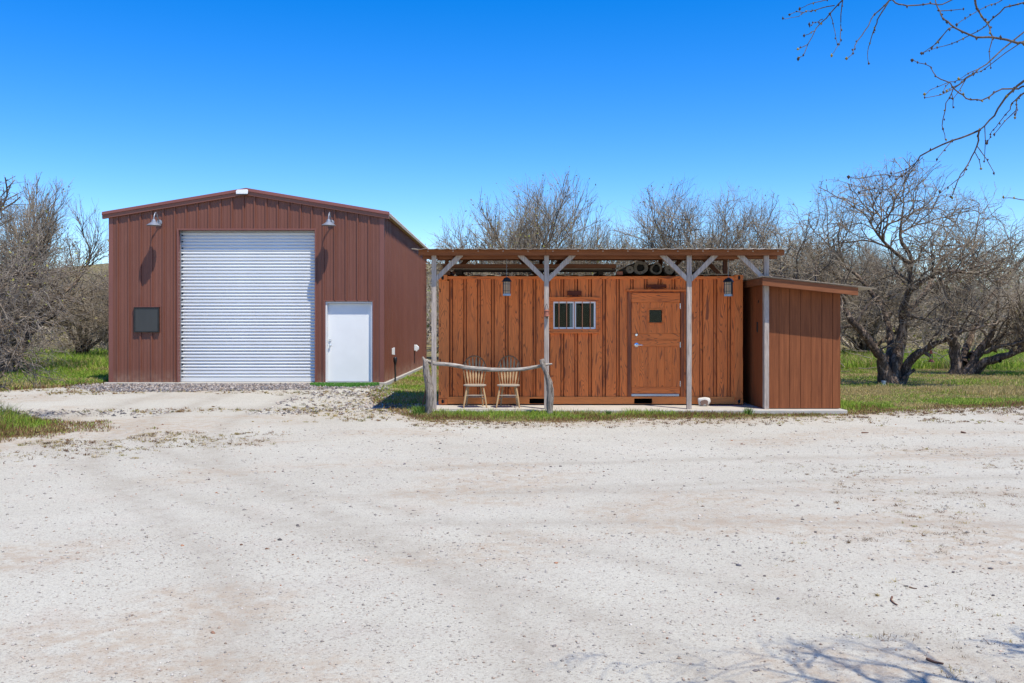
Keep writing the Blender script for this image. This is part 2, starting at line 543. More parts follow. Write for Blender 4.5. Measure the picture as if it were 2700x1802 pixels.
def ground_z(x, y):
    x = np.asarray(x, float); y = np.asarray(y, float)
    z = 0.035 * sstep((y - 13.0) / 3.6)
    z = z + 0.10 * sstep((y - 18.2) / 5.0) * sstep((-2.6 - x) / 1.6)
    z = z + 0.10 * np.exp(-(((x + 9.6) / 2.2) ** 2 + ((y - 14.8) / 1.0) ** 2))
    near = sstep((16.5 - y) / 3.0)
    z = z + near * (0.030 * (fbm(x * 0.45, y * 0.45, 3, 3) - 0.5) + 0.010 * (fbm(x * 2.6, y * 2.6, 9, 2) - 0.5))
    # faint wheel ruts sweeping round to the roller door
    for off in (0.0, 1.55):
        cx = -6.6 + off + 5.2 * np.exp(-((y - 4.0) / 6.5) ** 2)
        z = z - near * 0.012 * np.exp(-((x - cx) / 0.22) ** 2)
    # lawn rolls a little, far land rises slightly
    z = z + 0.05 * sstep((y - 20) / 8.0) * sstep((x - 6.0) / 4.0) * (fbm(x * 0.3, y * 0.3, 21, 2) - 0.4)
    z = z + 0.012 * np.maximum(0, y - 44) + (3.5 + 10.0 * fbm(x * 0.022 + 3.3, y * 0.006, 55, 3)) * sstep((y - 75) / 75.0)
    return z


def veg_edge(x, y):
    """signed distance-like value: >0 inside vegetation"""
    x = np.asarray(x, float); y = np.asarray(y, float)
    w = (fbm(x * 0.8, y * 0.8, 5, 3) - 0.5) * 1.1 + (vnoise(x * 3.1, y * 3.1, 8) - 0.5) * 0.5
    right = np.where(x > -3.45, y - np.interp(x, EDGE_X, EDGE_Y), -9)
    left = np.where(x < -10.6, y - np.interp(x, LEFT_X, LEFT_Y), -9)
    back = y - 37.5
    clump = (1 - np.sqrt(((x + 9.7) / 3.3) ** 2 + ((y - 14.75) / 1.55) ** 2)) * 1.5
    return np.maximum.reduce([right + w * 0.5, left + w, back, clump + w * 0.8])


xs = np.concatenate([[-900, -450, -280, -200, -150, -120, -95, -75, -60, -45, -32, -24], np.arange(-18, 22.01, 0.16), [26, 32, 45, 60, 75, 95, 120, 150, 200, 280, 450, 900]])
ys = np.concatenate([[-60, -25, -10, -4, 0, 2], np.arange(3.6, 26, 0.13), np.arange(26, 44, 0.4), [48, 54, 62, 70, 78, 86, 94, 102, 110, 118, 126, 134, 142, 152, 170, 260, 500, 1000]])
GX, GY = np.meshgrid(xs, ys)
GZ = ground_z(GX, GY)
gv = np.stack([GX.ravel(), GY.ravel(), GZ.ravel()], 1)
ve = veg_edge(GX, GY).ravel()
veg = sstep((ve + 0.25) / 0.7)
# brownish, stony patches of the drive (dead weeds trodden in)
dirt = sstep((fbm(GX * 0.55, GY * 0.9, 41, 4).ravel() - 0.53) / 0.16) * 0.55
dirt = np.maximum(dirt, sstep((ve + 1.1) / 0.9) * 0.7)
nx, ny = len(xs), len(ys)
track = np.zeros(len(gv))
for cx0, amp_, y0_, sc_ in ((-6.6, 5.2, 4.0, 6.5), (-5.05, 5.2, 4.0, 6.5), (-8.2, 9.5, 3.0, 7.5), (-6.7, 9.5, 3.0, 7.5)):
    cc_ = cx0 + amp_ * np.exp(-((gv[:, 1] - y0_) / sc_) ** 2)
    track = np.maximum(track, np.exp(-((gv[:, 0] - cc_) / 0.17) ** 2) * (gv[:, 1] < 23) * 0.6)
for cy0, amp_, ph_ in ((9.4, 0.9, 0.0), (11.0, 1.0, 0.1), (7.2, 0.7, 1.2), (8.6, 0.8, 1.25)):
    cc_ = cy0 + amp_ * np.sin(gv[:, 0] * 0.22 + ph_)
    track = np.maximum(track, np.exp(-((gv[:, 1] - cc_) / 0.16) ** 2) * 0.55 * sstep((gv[:, 0] + 4) / 4))
ii, jj = np.meshgrid(np.arange(nx - 1), np.arange(ny - 1))
a = (jj * nx + ii).ravel()
gf = np.stack([a, a + 1, a + 1 + nx, a + nx], 1)
fv = veg[gf].mean(1)


def ground_mat():
    m, nt, b = new_mat('pale_gravel_and_soil')
    tc = N(nt, "ShaderNodeTexCoord"); P = tc.outputs['Object']
    va = N(nt, "ShaderNodeAttribute"); va.attribute_name = "veg"
    da = N(nt, "ShaderNodeAttribute"); da.attribute_name = "dirt"
    big = noise(nt, P, 0.45, 5, 0.6)
    c = ramp(nt, big, [(0.32, (0.425, 0.385, 0.305)), (0.5, (0.495, 0.458, 0.370)), (0.68, (0.55, 0.515, 0.425))])
    pink = ramp(nt, noise(nt, P, 1.6, 4, 0.6), [(0.54, 0.0), (0.74, 0.42)])
    c = mix(nt, pink, c, (0.455, 0.355, 0.285))
    sw = N(nt, "ShaderNodeMapping"); sw.inputs['Rotation'].default_value = (0, 0, 0.45); sw.inputs['Scale'].default_value = (0.35, 3.2, 1)
    L(nt, P, sw.inputs[0])
    streak = ramp(nt, noise(nt, sw.outputs[0], 1.2, 4, 0.6), [(0.5, 0.0), (0.75, 0.35)])
    c = mix(nt, streak, c, (0.385, 0.33, 0.285))
    # grains
    vo = N(nt, "ShaderNodeTexVoronoi"); vo.inputs['Scale'].default_value = 95.0; L(nt, P, vo.inputs['Vector'])
    g1 = N(nt, "ShaderNodeSeparateColor"); L(nt, vo.outputs['Color'], g1.inputs[0])
    gr = ramp(nt, g1.outputs[0], [(0.0, (0.15, 0.12, 0.10)), (0.10, (0.29, 0.245, 0.212)), (0.22, (0.45, 0.415, 0.345)), (0.85, (0.51, 0.475, 0.395)), (1.0, (0.58, 0.55, 0.465))])
    c = mix(nt, 0.5, c, gr)
    vo2 = N(nt, "ShaderNodeTexVoronoi"); vo2.inputs['Scale'].default_value = 38.0; L(nt, P, vo2.inputs['Vector'])
    g2 = N(nt, "ShaderNodeSeparateColor"); L(nt, vo2.outputs['Color'], g2.inputs[0])
    spk = math_(nt, 'MULTIPLY', ramp(nt, g2.outputs[1], [(0.90, 0.0), (0.92, 1.0)]), ramp(nt, vo2.outputs['Distance'], [(0.25, 1.0), (0.4, 0.0)]))
    c = mix(nt, math_(nt, 'MULTIPLY', spk, 0.6), c, (0.27, 0.185, 0.135))
    fine = noise(nt, P, 210, 3, 0.7)
    c = mix(nt, ramp(nt, fine, [(0.35, 0.55), (0.5, 0.0)]), c, (0.24, 0.21, 0.185))
    tr = N(nt, "ShaderNodeAttribute"); tr.attribute_name = "track"
    tm_ = math_(nt, 'MULTIPLY', tr.outputs['Fac'], ramp(nt, noise(nt, P, 5.0, 5, 0.7), [(0.35, 0.25), (0.65, 1.0)]))
    c = mix(nt, tm_, c, (0.30, 0.255, 0.20))
    # trodden, weedy soil
    dn = noise(nt, P, 7.0, 5, 0.7)
    dm = math_(nt, 'MULTIPLY', da.outputs['Fac'], ramp(nt, dn, [(0.40, 0.0), (0.62, 1.0)]))
    c = mix(nt, dm, c, (0.36, 0.26, 0.175))
    soil = ramp(nt, noise(nt, P, 2.2, 5, 0.7), [(0.3, (0.085, 0.088, 0.028)), (0.5, (0.19, 0.155, 0.065)), (0.7, (0.33, 0.255, 0.14))])
    vm = ramp(nt, math_(nt, 'ADD', va.outputs['Fac'], math_(nt, 'MULTIPLY', math_(nt, 'SUBTRACT', dn, 0.5), 1.1)), [(0.35, 0.0), (0.75, 1.0)])
    c = mix(nt, vm, c, soil)
    L(nt, c, b.inputs['Base Color'])
    b.inputs['Roughness'].default_value = 0.95; b.inputs['Specular IOR Level'].default_value = 0.15
    h = math_(nt, 'ADD', math_(nt, 'MULTIPLY', vo.outputs['Distance'], -0.5), math_(nt, 'ADD', math_(nt, 'MULTIPLY', fine, 0.5), math_(nt, 'MULTIPLY', noise(nt, P, 26, 4, 0.65), 1.2)))
    bump(nt, b, h, 0.55, 0.010)
    return m


M['ground'] = ground_mat()


def sub_mesh(name, mask, label, cat):
    f = gf[mask]
    used = np.unique(f); re = -np.ones(len(gv), int); re[used] = np.arange(len(used))
    o = mesh_arrays(name, gv[used], re[f], M['ground'], smooth=True, attr={"veg": veg[used], "dirt": dirt[used], "track": track[used]})
    tag(o, label, cat, None, "structure")


sub_mesh("driveway", fv < 0.5, "pale gravel driveway spreading across the whole foreground", "driveway")
sub_mesh("lawn", fv >= 0.5, "patchy green and straw coloured grassland around the buildings", "grassland")


# ------------------------------------------------------------------ wall sheets with ribs
def rib_profile(u0, u1, first, pitch=0.305, h=0.036, major=(0.064, 0.036), minor=0.006):
    pts = {}
    def put(u, v):
        if u0 < u < u1: pts[round(u, 5)] = v
    k = math.floor((u0 - first) / pitch) - 1
    u = first + k * pitch
    while u < u1 + pitch:
        if u < u0 + 0.12 or u > u1 - 0.12:
            u += pitch; continue
        put(u - major[0] / 2, 0); put(u - major[1] / 2, h); put(u + major[1] / 2, h); put(u + major[0] / 2, 0)
        if minor:
            for t in (1 / 3, 2 / 3):
                m = u + pitch * t
                put(m - 0.026, 0); put(m - 0.012, minor); put(m + 0.012, minor); put(m + 0.026, 0)
        u += pitch
    lst = sorted(pts.items())
    return [(u0, 0.0)] + lst + [(u1, 0.0)]


def sheet_wall(mb, prof, zlo, zhi, holes, place, fold_index=None):
    """strips between profile points; holes = (u0,u1,z0,z1); place(u,h,z)->xyz"""
    cuts = sorted({c for hl in holes for c in hl[:2]})
    def hat(u):
        for (a, ha), (b, hb) in zip(prof, prof[1:]):
            if a <= u <= b: return ha + (hb - ha) * (u - a) / max(1e-9, b - a)
        return 0
    pr = sorted(set(prof) | {(c, hat(c)) for c in cuts if prof[0][0] < c < prof[-1][0]})
    for (a, ha), (b, hb) in zip(pr, pr[1:]):
        if b - a < 1e-6: continue
        um = (a + b) / 2
        spans = [(None, None)]
        lo, hi = 'lo', 'hi'
        segs = []; cur = 'lo'
        for hl in sorted([q for q in holes if q[0] < um < q[1]], key=lambda q: q[2]):
            if hl[2] is not None: segs.append((cur, hl[2]))
            cur = hl[3]
        segs.append((cur, 'hi'))
        mb.mi = fold_index if (fold_index is not None and abs(hb - ha) > 0.01) else 0
        for s0, s1 in segs:
            def zz(s, u): return zlo(u) if s == 'lo' else (zhi(u) if s == 'hi' else s)
            mb.add([place(a, ha, zz(s0, a)), place(b, hb, zz(s0, b)), place(b, hb, zz(s1, b)), place(a, ha, zz(s1, a))], [(0, 1, 2, 3)])
    mb.mi = 0


# ------------------------------------------------------------------ the steel workshop
BX0, BX1, BY0, BY1 = -10.78, -3.457, 24.6, 36.7
BZ = 0.187
BC = (BX0 + BX1) / 2
EAVE, PEAK = 4.735, 5.365
SL = (PEAK - EAVE) / ((BX1 - BX0) / 2 + 0.12)
shop = thing("metal_workshop", "tall reddish brown ribbed steel workshop with a wide roller door", "building", (BC, BY0, 0))


def roof_z(x): return PEAK - SL * abs(x - BC)


RD = (-8.92, -5.29, BZ, 4.24)      # roller door opening
WD = (-5.01, -3.75, BZ, 2.34)      # white door opening
prof = rib_profile(BX0, BX1, -10.555)
mb = MB()
sheet_wall(mb, prof, lambda u: BZ, lambda u: roof_z(u) - 0.12, [RD, WD], lambda u, h, z: (u, BY0 - h, z))
mb.build("front_wall", M['red_panel'], shop)
prof = rib_profile(BY0, BY1, BY0 + 0.2)
mb = MB(); sheet_wall(mb, prof, lambda u: BZ, lambda u: roof_z(BX1) - 0.06, [], lambda u, h, z: (BX1 + h, u, z))
mb.build("side_wall", M['red_panel'], shop)
mb = MB(); sheet_wall(mb, prof, lambda u: BZ, lambda u: roof_z(BX0) - 0.06, [], lambda u, h, z: (BX0 - h, u, z))
mb.build("side_wall", M['red_panel'], shop)
prof = rib_profile(BX0, BX1, -10.555)
mb = MB(); sheet_wall(mb, prof, lambda u: BZ, lambda u: roof_z(u) - 0.12, [], lambda u, h, z: (u, BY1 + h, z))
mb.build("back_wall", M['red_panel'], shop)
# roof, two ribbed slopes
for s, nm in ((-1, "roof"), (1, "roof")):
    prof = rib_profile(BY0 - 0.06, BY1 + 0.06, BY0 + 0.2, 0.305, 0.036)
    mb = MB()
    xe = BC + s * ((BX1 - BX0) / 2 + 0.145)
    for (a, ha), (b, hb) in zip(prof, prof[1:]):
        mb.add([(BC, a, roof_z(BC) - 0.03 + ha), (BC, b, roof_z(BC) - 0.03 + hb), (xe, b, roof_z(xe) - 0.03 + hb), (xe, a, roof_z(xe) - 0.03 + ha)], [(0, 1, 2, 3)])
    mb.build(nm, M['roof_sheet'], shop)
    mb = MB()
    xa, xb = sorted((xe, BC + s * ((BX1 - BX0) / 2 + 0.034)))
    mb.prism([(xa, roof_z(xe) - 0.105), (xb, roof_z(xe) - 0.105), (xb, roof_z(xb) - 0.034), (xa, roof_z(xa) - 0.034)], 'xz', BY0 - 0.05, BY1 + 0.05)
    mb.build("eave_trim", M['tan_trim'], shop)
# rake trims front and back: stepped metal flashing
for yb, sy in ((BY0, -1), (BY1, 1)):
    for s in (-1, 1):
        sec = [(0.0, 0.0), (0.078, 0.0), (0.086, 0.092), (0.112, 0.104), (0.100, 0.178), (0.03, 0.196), (0.0, 0.196)]
        xe = BC + s * ((BX1 - BX0) / 2 + 0.155)
        mb = MB(); vs = []
        for x in (xe, BC):
            for dy, dz in sec: vs.append((x, yb + sy * dy, roof_z(x) - 0.19 + dz))
        n = len(sec)
        fs = [tuple(range(n)), tuple(range(2 * n - 1, n - 1, -1))] + [(i, (i + 1) % n, (i + 1) % n + n, i + n) for i in range(n)]
        mb.add(vs, fs); mb.build("rake_trim", M['red_trim'], shop)
# corner trims
for x, s in ((BX0, -1), (BX1, 1)):
    mb = MB()
    mb.prism([(x - s * 0.105, BY0 - 0.012), (x + s * 0.012, BY0 - 0.012), (x + s * 0.012, BY0 + 0.11), (x + s * 0.002, BY0 + 0.11), (x + s * 0.002, BY0 - 0.002), (x - s * 0.105, BY0 - 0.002)], 'xy', BZ + 0.002, roof_z(x) - 0.115)
    mb.build("corner_trim", M['red_trim'], shop)
# foundation slab
MB().box(BX0 - 0.10, BX1 + 0.09, BY0 - 0.10, BY1 + 0.1, -0.2, BZ - 0.004).build("foundation", M['concrete'], shop, bevel=0.012)


def opening_trim(o, w, name, parent, depth, mat, proud=0.038):
    x0, x1, z0, z1 = o
    mb = MB()
    mb.box(x0 - w, x0, BY0 - proud, BY0 + depth, z0 + 0.001, z1 + w)
    mb.box(x1, x1 + w, BY0 - proud, BY0 + depth, z0 + 0.001, z1 + w)
    mb.box(x0 + 0.0005, x1 - 0.0005, BY0 - proud, BY0 + depth, z1, z1 + w - 0.001)
    mb.build(name, mat, parent, bevel=0.004)


# roller door
rd = MB(); x0, x1, z0, z1 = RD
opening_trim(RD, 0.045, "roller_door_frame", shop, 0.20, M['red_trim'])
yd = BY0 + 0.155
door = MB()
door.box(x0 + 0.002, x1 - 0.002, yd + 0.045, yd + 0.06, z0 + 0.01, z1 - 0.002)
door = door.build("roller_door", M['galv_dark'], shop)
pitch = 0.0868
nsl = int((z1 - z0 - 0.10) / pitch)
slat_me = None
for k in range(nsl):
    zc = z1 - 0.03 - (k + 0.5) * pitch
    if slat_me is None:
        mb = MB(); sec = []
        for t in range(9):
            a_ = math.pi * (t / 8 - 0.5)
            sec.append((yd + 0.036 - 0.034 * max(0.0, math.cos(a_)) ** 0.8, zc + 0.0285 * math.sin(a_)))
        sec.append((yd + 0.040, zc + 0.042)); sec.insert(0, (yd + 0.040, zc - 0.042))
        mb.prism(sec, 'yz', x0 + 0.012, x1 - 0.012)
        so = mb.build("slat", M['galv'], door, smooth=50); slat_me = so; zc0 = zc
    else:
        so = slat_me.copy(); col.objects.link(so); so.parent = door; so.location.z = slat_me.location.z + (zc - zc0)
MB().box(x0 + 0.01, x1 - 0.01, yd - 0.005, yd + 0.038, z0 + 0.004, z1 - 0.03 - nsl * pitch - 0.006).build("bottom_bar", M['galv'], door, bevel=0.006)
for xa, xb in ((x0, x0 + 0.014), (x1 - 0.014, x1)):
    MB().box(xa, xb, yd - 0.05, yd + 0.044, z0 + 0.002, z1).build("guide_track", M['galv_dark'], door)
clip = None
for k in range(0, nsl, 2):
    zc = z1 - 0.03 - (k + 1) * pitch
    c_ = MB().box(x0 + 0.0145, x0 + 0.045, yd - 0.004, yd + 0.03, zc - 0.012, zc + 0.012) if clip is None else None
    if clip is None: clip = c_.build("end_clip", M['black'], door); ck = zc
    else:
        o = clip.copy(); col.objects.link(o); o.parent = door; o.location.z = clip.location.z + zc - ck
MB().box(x0 - 0.15, x1 + 0.15, BY0 + 0.23, BY0 + 0.6, z0, z1 + 0.2).build("door_housing", M['shade_black'], shop)

# white steel door
x0, x1, z0, z1 = WD
opening_trim(WD, 0.03, "door_trim", shop, 0.02, M['red_trim'], 0.036)
mb = MB()
mb.box(x0 + 0.001, x0 + 0.045, BY0 + 0.003, BY0 + 0.16, z0 + 0.002, z1 - 0.001)
mb.box(x1 - 0.045, x1 - 0.001, BY0 + 0.003, BY0 + 0.16, z0 + 0.002, z1 - 0.001)
mb.box(x0 + 0.0455, x1 - 0.0455, BY0 + 0.003, BY0 + 0.16, z1 - 0.05, z1 - 0.002)
wdoor = MB().box(x0 + 0.049, x1 - 0.049, BY0 + 0.098, BY0 + 0.14, z0 + 0.018, z1 - 0.054).build("white_door", M['white_paint'], shop, bevel=0.004)
mb.build("door_frame", M['white_frame'], wdoor, bevel=0.003)
MB().box(x0 + 0.046, x1 - 0.046, BY0 - 0.02, BY0 + 0.17, z0 - 0.003, z0 + 0.014).build("threshold", M['galv_dark'], wdoor)
hx = x0 + 0.105
mb = MB(); mb.lathe([(0.0, -0.03), (0.026, -0.03), (0.031, -0.012), (0.031, 0.0)], 16, (hx, BY0 + 0.098, 1.305), 'y'); mb.build("deadbolt", M['chrome'], wdoor, smooth=40)
mb = MB(); mb.lathe([(0.0, -0.066), (0.018, -0.064), (0.028, -0.05), (0.024, -0.036), (0.012, -0.026), (0.012, -0.008), (0.033, -0.006), (0.033, 0.0)], 16, (hx + 0.005, BY0 + 0.098, 1.165), 'y'); mb.build("door_knob", M['chrome'], wdoor, smooth=40)
mb = MB(); mb.box(x1 - 0.075, x1 - 0.06, BY0 + 0.088, BY0 + 0.1, 1.05, 1.15)

# screened window on the left bay
wx0, wx1, wz0, wz1 = -10.10, -9.43, 1.515, 2.187
win = MB()
win.box(wx0, wx0 + 0.035, BY0 - 0.075, BY0 + 0.01, wz0, wz1); win.box(wx1 - 0.035, wx1, BY0 - 0.075, BY0 + 0.01, wz0, wz1)
win.box(wx0 + 0.0355, wx1 - 0.0355, BY0 - 0.075, BY0 + 0.01, wz0, wz0 + 0.035); win.box(wx0 + 0.0355, wx1 - 0.0355, BY0 - 0.075, BY0 + 0.01, wz1 - 0.035, wz1)
win = win.build("window", M['dark_frame'], shop, bevel=0.004)
MB().box(wx0 + 0.036, wx1 - 0.036, BY0 - 0.062, BY0 - 0.05, wz0 + 0.036, wz1 - 0.036).build("insect_screen", M['screen'], win)
for zz_ in (wz0 + 0.02, wz1 - 0.02):
    pass
MB().box(wx0 - 0.012, wx1 + 0.012, BY0 - 0.085, BY0 + 0.01, wz1 + 0.001, wz1 + 0.014).build("drip_cap", M['red_trim'], win)


# gooseneck barn lamps
def gooseneck(x, label):
    zt = 4.445; y0 = BY0 - 0.034
    t = thing("gooseneck_lamp", label, "lamp", (x, y0, zt), "barn lamps on the workshop front")
    mb = MB(); mb.lathe([(0.0, -0.03), (0.045, -0.028), (0.05, -0.018), (0.072, -0.014), (0.076, 0.0)], 24, (x, y0, zt), 'y'); mb.build("wall_plate", M['lamp_metal'], t, smooth=40)
    path = []
    for k in range(15):
        s = k / 14
        if s < 0.35:
            u = s / 0.35; path.append((x, y0 - 0.02 - 0.13 * u, zt + 0.02 + 0.13 * u ** 1.4))
        else:
            u = (s - 0.35) / 0.65; a_ = math.pi * u
            path.append((x, y0 - 0.15 - 0.115 * (1 - math.cos(a_)), zt + 0.15 + 0.085 * math.sin(a_) - 0.115 * max(0, u - 0.5) * 2))
    mb = MB(); mb.tube(path, 0.0145, 10); mb.build("arm", M['lamp_metal'], t, smooth=60)
    ex, ey, ez = path[-1]
    mb = MB(); mb.lathe([(0.021, 0.035), (0.021, 0.0), (0.047, -0.012), (0.055, -0.03), (0.06, -0.062), (0.105, -0.10), (0.175, -0.145), (0.187, -0.158), (0.187, -0.163), (0.176, -0.156), (0.10, -0.108), (0.05, -0.066), (0.0, -0.05)], 28, (ex, ey, ez + 0.005), 'z')
    mb.build("shade", M['lamp_metal'], t, smooth=35)
    mb = MB(); mb.lathe([(0.0, -0.142), (0.022, -0.135), (0.03, -0.115), (0.02, -0.085), (0.014, -0.06), (0.0, -0.05)], 14, (ex, ey, ez + 0.005), 'z'); mb.build("bulb", M['white_paint'], t, smooth=60)
    return t


gooseneck(-9.43, "grey gooseneck barn lamp above the dark screened window")
gooseneck(-4.842, "grey gooseneck barn lamp above the white door")

# white flood light at the gable peak
fl = thing("gable_light", "small white light box fixed under the workshop roof peak", "light", (BC - 0.06, BY0 - 0.06, 5.2))
mb = MB(); xx = BC - 0.08
mb.prism([(xx - 0.155, 5.185), (xx + 0.155, 5.19), (xx + 0.16, 5.27), (xx + 0.145, 5.312), (xx - 0.13, 5.305), (xx - 0.165, 5.26)], 'xz', BY0 - 0.15, BY0 - 0.113)
mb.build("housing", M['white_paint'], fl, bevel=0.012)
MB().box(xx - 0.13, xx + 0.135, BY0 - 0.145, BY0 - 0.115, 5.172, 5.186).build("sensor_strip", M['dark_frame'], fl)

# fittings on the sunny side wall
sx = BX1 + 0.034
ob = thing("outlet_cover", "white outlet cover on the workshop side wall near the corner", "outlet", (sx, 26.05, 0.95))
MB().box(sx, sx + 0.035, 25.99, 26.12, 0.88, 1.06).build("back_box", M['pvc'], ob, bevel=0.006)
MB().box(sx + 0.036, sx + 0.075, 26.0, 26.11, 0.87, 1.075).build("flip_lid", M['pvc'], ob, bevel=0.008)
sp = thing("standpipe", "black wrapped water standpipe rising beside the workshop corner", "pipe", (sx + 0.10, 26.05, 0.1))
mb = MB(); mb.tube([(sx + 0.09, 26.0, 0.08), (sx + 0.10, 26.01, 0.3), (sx + 0.09, 26.0, 0.5), (sx + 0.095, 26.0, 0.66)], [0.022, 0.026, 0.023, 0.03], 10); mb.build("pipe", M['hose'], sp, smooth=60)
mb = MB(); mb.tube([(sx + 0.095, 26.0, 0.60), (sx + 0.095, 26.0, 0.68), (sx + 0.095, 26.0, 0.78), (sx + 0.095, 26.0, 0.815)], [0.028, 0.05, 0.055, 0.03], 12); mb.build("wrapped_head", M['black'], sp, smooth=60)
dv = thing("vent_hood", "white pointed vent hood farther along the workshop side wall", "vent", (sx, 32.0, 0.95))
mb = MB(); mb.box(sx, sx + 0.02, 31.90, 32.10, 0.84, 1.04)
mb.build("flange", M['pvc'], dv, bevel=0.005)
mb = MB(); mb.prism([(sx + 0.021, 0.85), (sx + 0.07, 0.80), (sx + 0.15, 0.88), (sx + 0.15, 0.96), (sx + 0.07, 1.04), (sx + 0.021, 1.03)], 'xz', 31.91, 32.09)
mb.build("hood", M['pvc'], dv, bevel=0.01)

# artificial turf mat at the white door: half-oval
tm = thing("turf_mat", "half oval green artificial turf mat below the white door", "mat", (-4.4, 24.1, 0.13))
mat_pts = []
for k in range(25):
    a_ = math.pi * k / 24
    mat_pts.append((-4.45 + 0.90 * math.cos(a_) * 1.0, 24.48 - 1.15 * math.sin(a_) ** 0.8))
mz = 0.15
mb = MB(); mb.prism(mat_pts, 'xy', mz - 0.03, mz + 0.012); mb.build("backing", M['turf_base'], tm)
rng = np.random.default_rng(4)


def blades(pos, hgt, wid, lean, cols, rng, mat, name, parent=None, curl=0.5):
    n = len(pos)
    th = rng.uniform(0, 2 * np.pi, n)
    wx, wy = np.cos(th) * wid / 2, np.sin(th) * wid / 2
    la = rng.uniform(0, 2 * np.pi, n)
    lx, ly = np.cos(la) * lean * hgt, np.sin(la) * lean * hgt
    V = np.zeros((n, 5, 3))
    V[:, 0] = pos + np.stack([-wx, -wy, np.zeros(n)], 1)
    V[:, 1] = pos + np.stack([wx, wy, np.zeros(n)], 1)
    V[:, 2] = pos + np.stack([lx * 0.35 + wx * 0.8, ly * 0.35 + wy * 0.8, hgt * 0.58], 1)
    V[:, 3] = pos + np.stack([lx * 0.35 - wx * 0.8, ly * 0.35 - wy * 0.8, hgt * 0.58], 1)
    V[:, 4] = pos + np.stack([lx, ly, hgt * (1 - 0.25 * lean)], 1)
    b = np.arange(n)[:, None] * 5
    F = np.concatenate([b + np.array([[0, 1, 2]]), b + np.array([[0, 2, 3]]), b + np.array([[3, 2, 4]])], 0)
    C = np.repeat(cols, 5, 0)
    return mesh_arrays(name, V.reshape(-1, 3), F, mat, parent, colors=C)


q = rng.uniform([-5.35, 23.33], [-3.55, 24.48], (24000, 2))
k_ = ((q[:, 0] + 4.45) / 0.9) ** 2 + ((24.48 - q[:, 1]) / 1.15) ** 2.3 < 1.0
q = q[k_]; n = len(q)
pc = np.array([0.11, 0.27, 0.045]) * rng.uniform(0.6, 1.4, (n, 1)) * np.array([[1, 1, 1]])
to = blades(np.column_stack([q - np.array([-4.4, 24.1]), np.full(n, mz + 0.01 - 0.13)]), rng.uniform(0.02, 0.045, n), np.full(n, 0.009), np.full(n, 0.4), pc, rng, M['turf'], "turf_pile", tm)
tag(to, kind="stuff")

# ------------------------------------------------------------------ concrete pad
PZ = 0.11
pad = MB().box(-1.58, 6.25, 17.22, 20.95, -0.1, PZ).build("concrete_pad", M['concrete'], None, bevel=0.012)
tag(pad, "pale concrete pad under the container cabin", "pad", None, "structure")

# ------------------------------------------------------------------ container cabin
KX0, KX1, KY0, KY1 = -1.485, 4.574, 18.31, 20.75
KZ0, KZ1 = 0.125, 2.702
cab = thing("container_cabin", "shipping container painted as brown grained wood with a door and barred window", "container", ((KX0 + KX1) / 2, KY0, PZ))
WIN = (0.797, 1.643, 1.624, 2.171)
DOOR = (2.345, 3.325, 0.285, 2.345)
PX0, PX1 = KX0 + 0.21, KX1 - 0.17


def corr(u0, u1, pitch=0.2765, depth=0.032, start=0.05):
    pts = [(u0, 0.0)]; u = u0 + start
    while u + 0.09 < u1:
        pts += [(u, 0.0), (u + 0.022, depth), (u + 0.056, depth), (u + 0.078, 0.0)]
        u += pitch
    return pts + [(u1, 0.0)]


mb = MB()
sheet_wall(mb, corr(PX0, PX1, start=0.0025), lambda u: 0.27, lambda u: 2.62, [WIN, DOOR], lambda u, h, z: (u, KY0 + 0.022 + h, z), 1)
mb.build("front_panel", [M['faux'], M['faux_fold']], cab)
mb = MB(); sheet_wall(mb, corr(KY0 + 0.16, KY1 - 0.16), lambda u: 0.27, lambda u: 2.62, [], lambda u, h, z: (KX0 + 0.022 + h, u, z), 1)
mb.build("end_panel", [M['faux'], M['faux_fold']], cab)
mb = MB(); sheet_wall(mb, corr(KY0 + 0.16, KY1 - 0.16), lambda u: 0.27, lambda u: 2.62, [], lambda u, h, z: (KX1 - 0.022 - h, u, z), 1)
mb.build("end_panel", [M['faux'], M['faux_fold']], cab)
mb = MB(); sheet_wall(mb, corr(PX0, PX1), lambda u: 0.27, lambda u: 2.62, [], lambda u, h, z: (u, KY1 - 0.022 - h, z), 1)
mb.build("back_panel", [M['faux'], M['faux_fold']], cab)
# roof: pressed ribs run front to back
mb = MB(); u = KX0 + 0.12
pr = [(KX0 + 0.05, 0.0)]
while u < KX1 - 0.3:
    pr += [(u, 0), (u + 0.03, 0.02), (u + 0.16, 0.02), (u + 0.19, 0)]; u += 0.2765
pr.append((KX1 - 0.05, 0))
for (a_, ha), (b_, hb) in zip(pr, pr[1:]):
    mb.add([(a_, KY0 + 0.03, 2.676 + ha), (b_, KY0 + 0.03, 2.676 + hb), (b_, KY1 - 0.03, 2.676 + hb), (a_, KY1 - 0.03, 2.676 + ha)], [(0, 1, 2, 3)])
mb.build("roof", M['faux_plain'], cab)
# rails
def rail(mbx, z0, z1, y0, y1): mbx.box(KX0 + 0.178, KX1 - 0.178, y0, y1, z0, z1)
for y0, y1 in ((KY0 + 0.006, KY0 + 0.07), (KY1 - 0.07, KY1 - 0.006)):
    mb = MB(); rail(mb, 2.615, 2.674, y0, y1); mb.build("top_rail", M['faux_x'], cab, bevel=0.004)
for x0, x1 in ((KX0 + 0.006, KX0 + 0.07), (KX1 - 0.07, KX1 - 0.006)):
    MB().box(x0, x1, KY0 + 0.165, KY1 - 0.165, 2.615, 2.674).build("top_rail", M['faux_plain'], cab)
    MB().box(x0, x1, KY0 + 0.165, KY1 - 0.165, 0.14, 0.277).build("bottom_rail", M['faux_plain'], cab)
PK = ((0.325, 0.685), (2.405, 2.765))
mb = MB()
segs = [KX0 + 0.178, PK[0][0], PK[0][1], PK[1][0], PK[1][1], KX1 - 0.178]
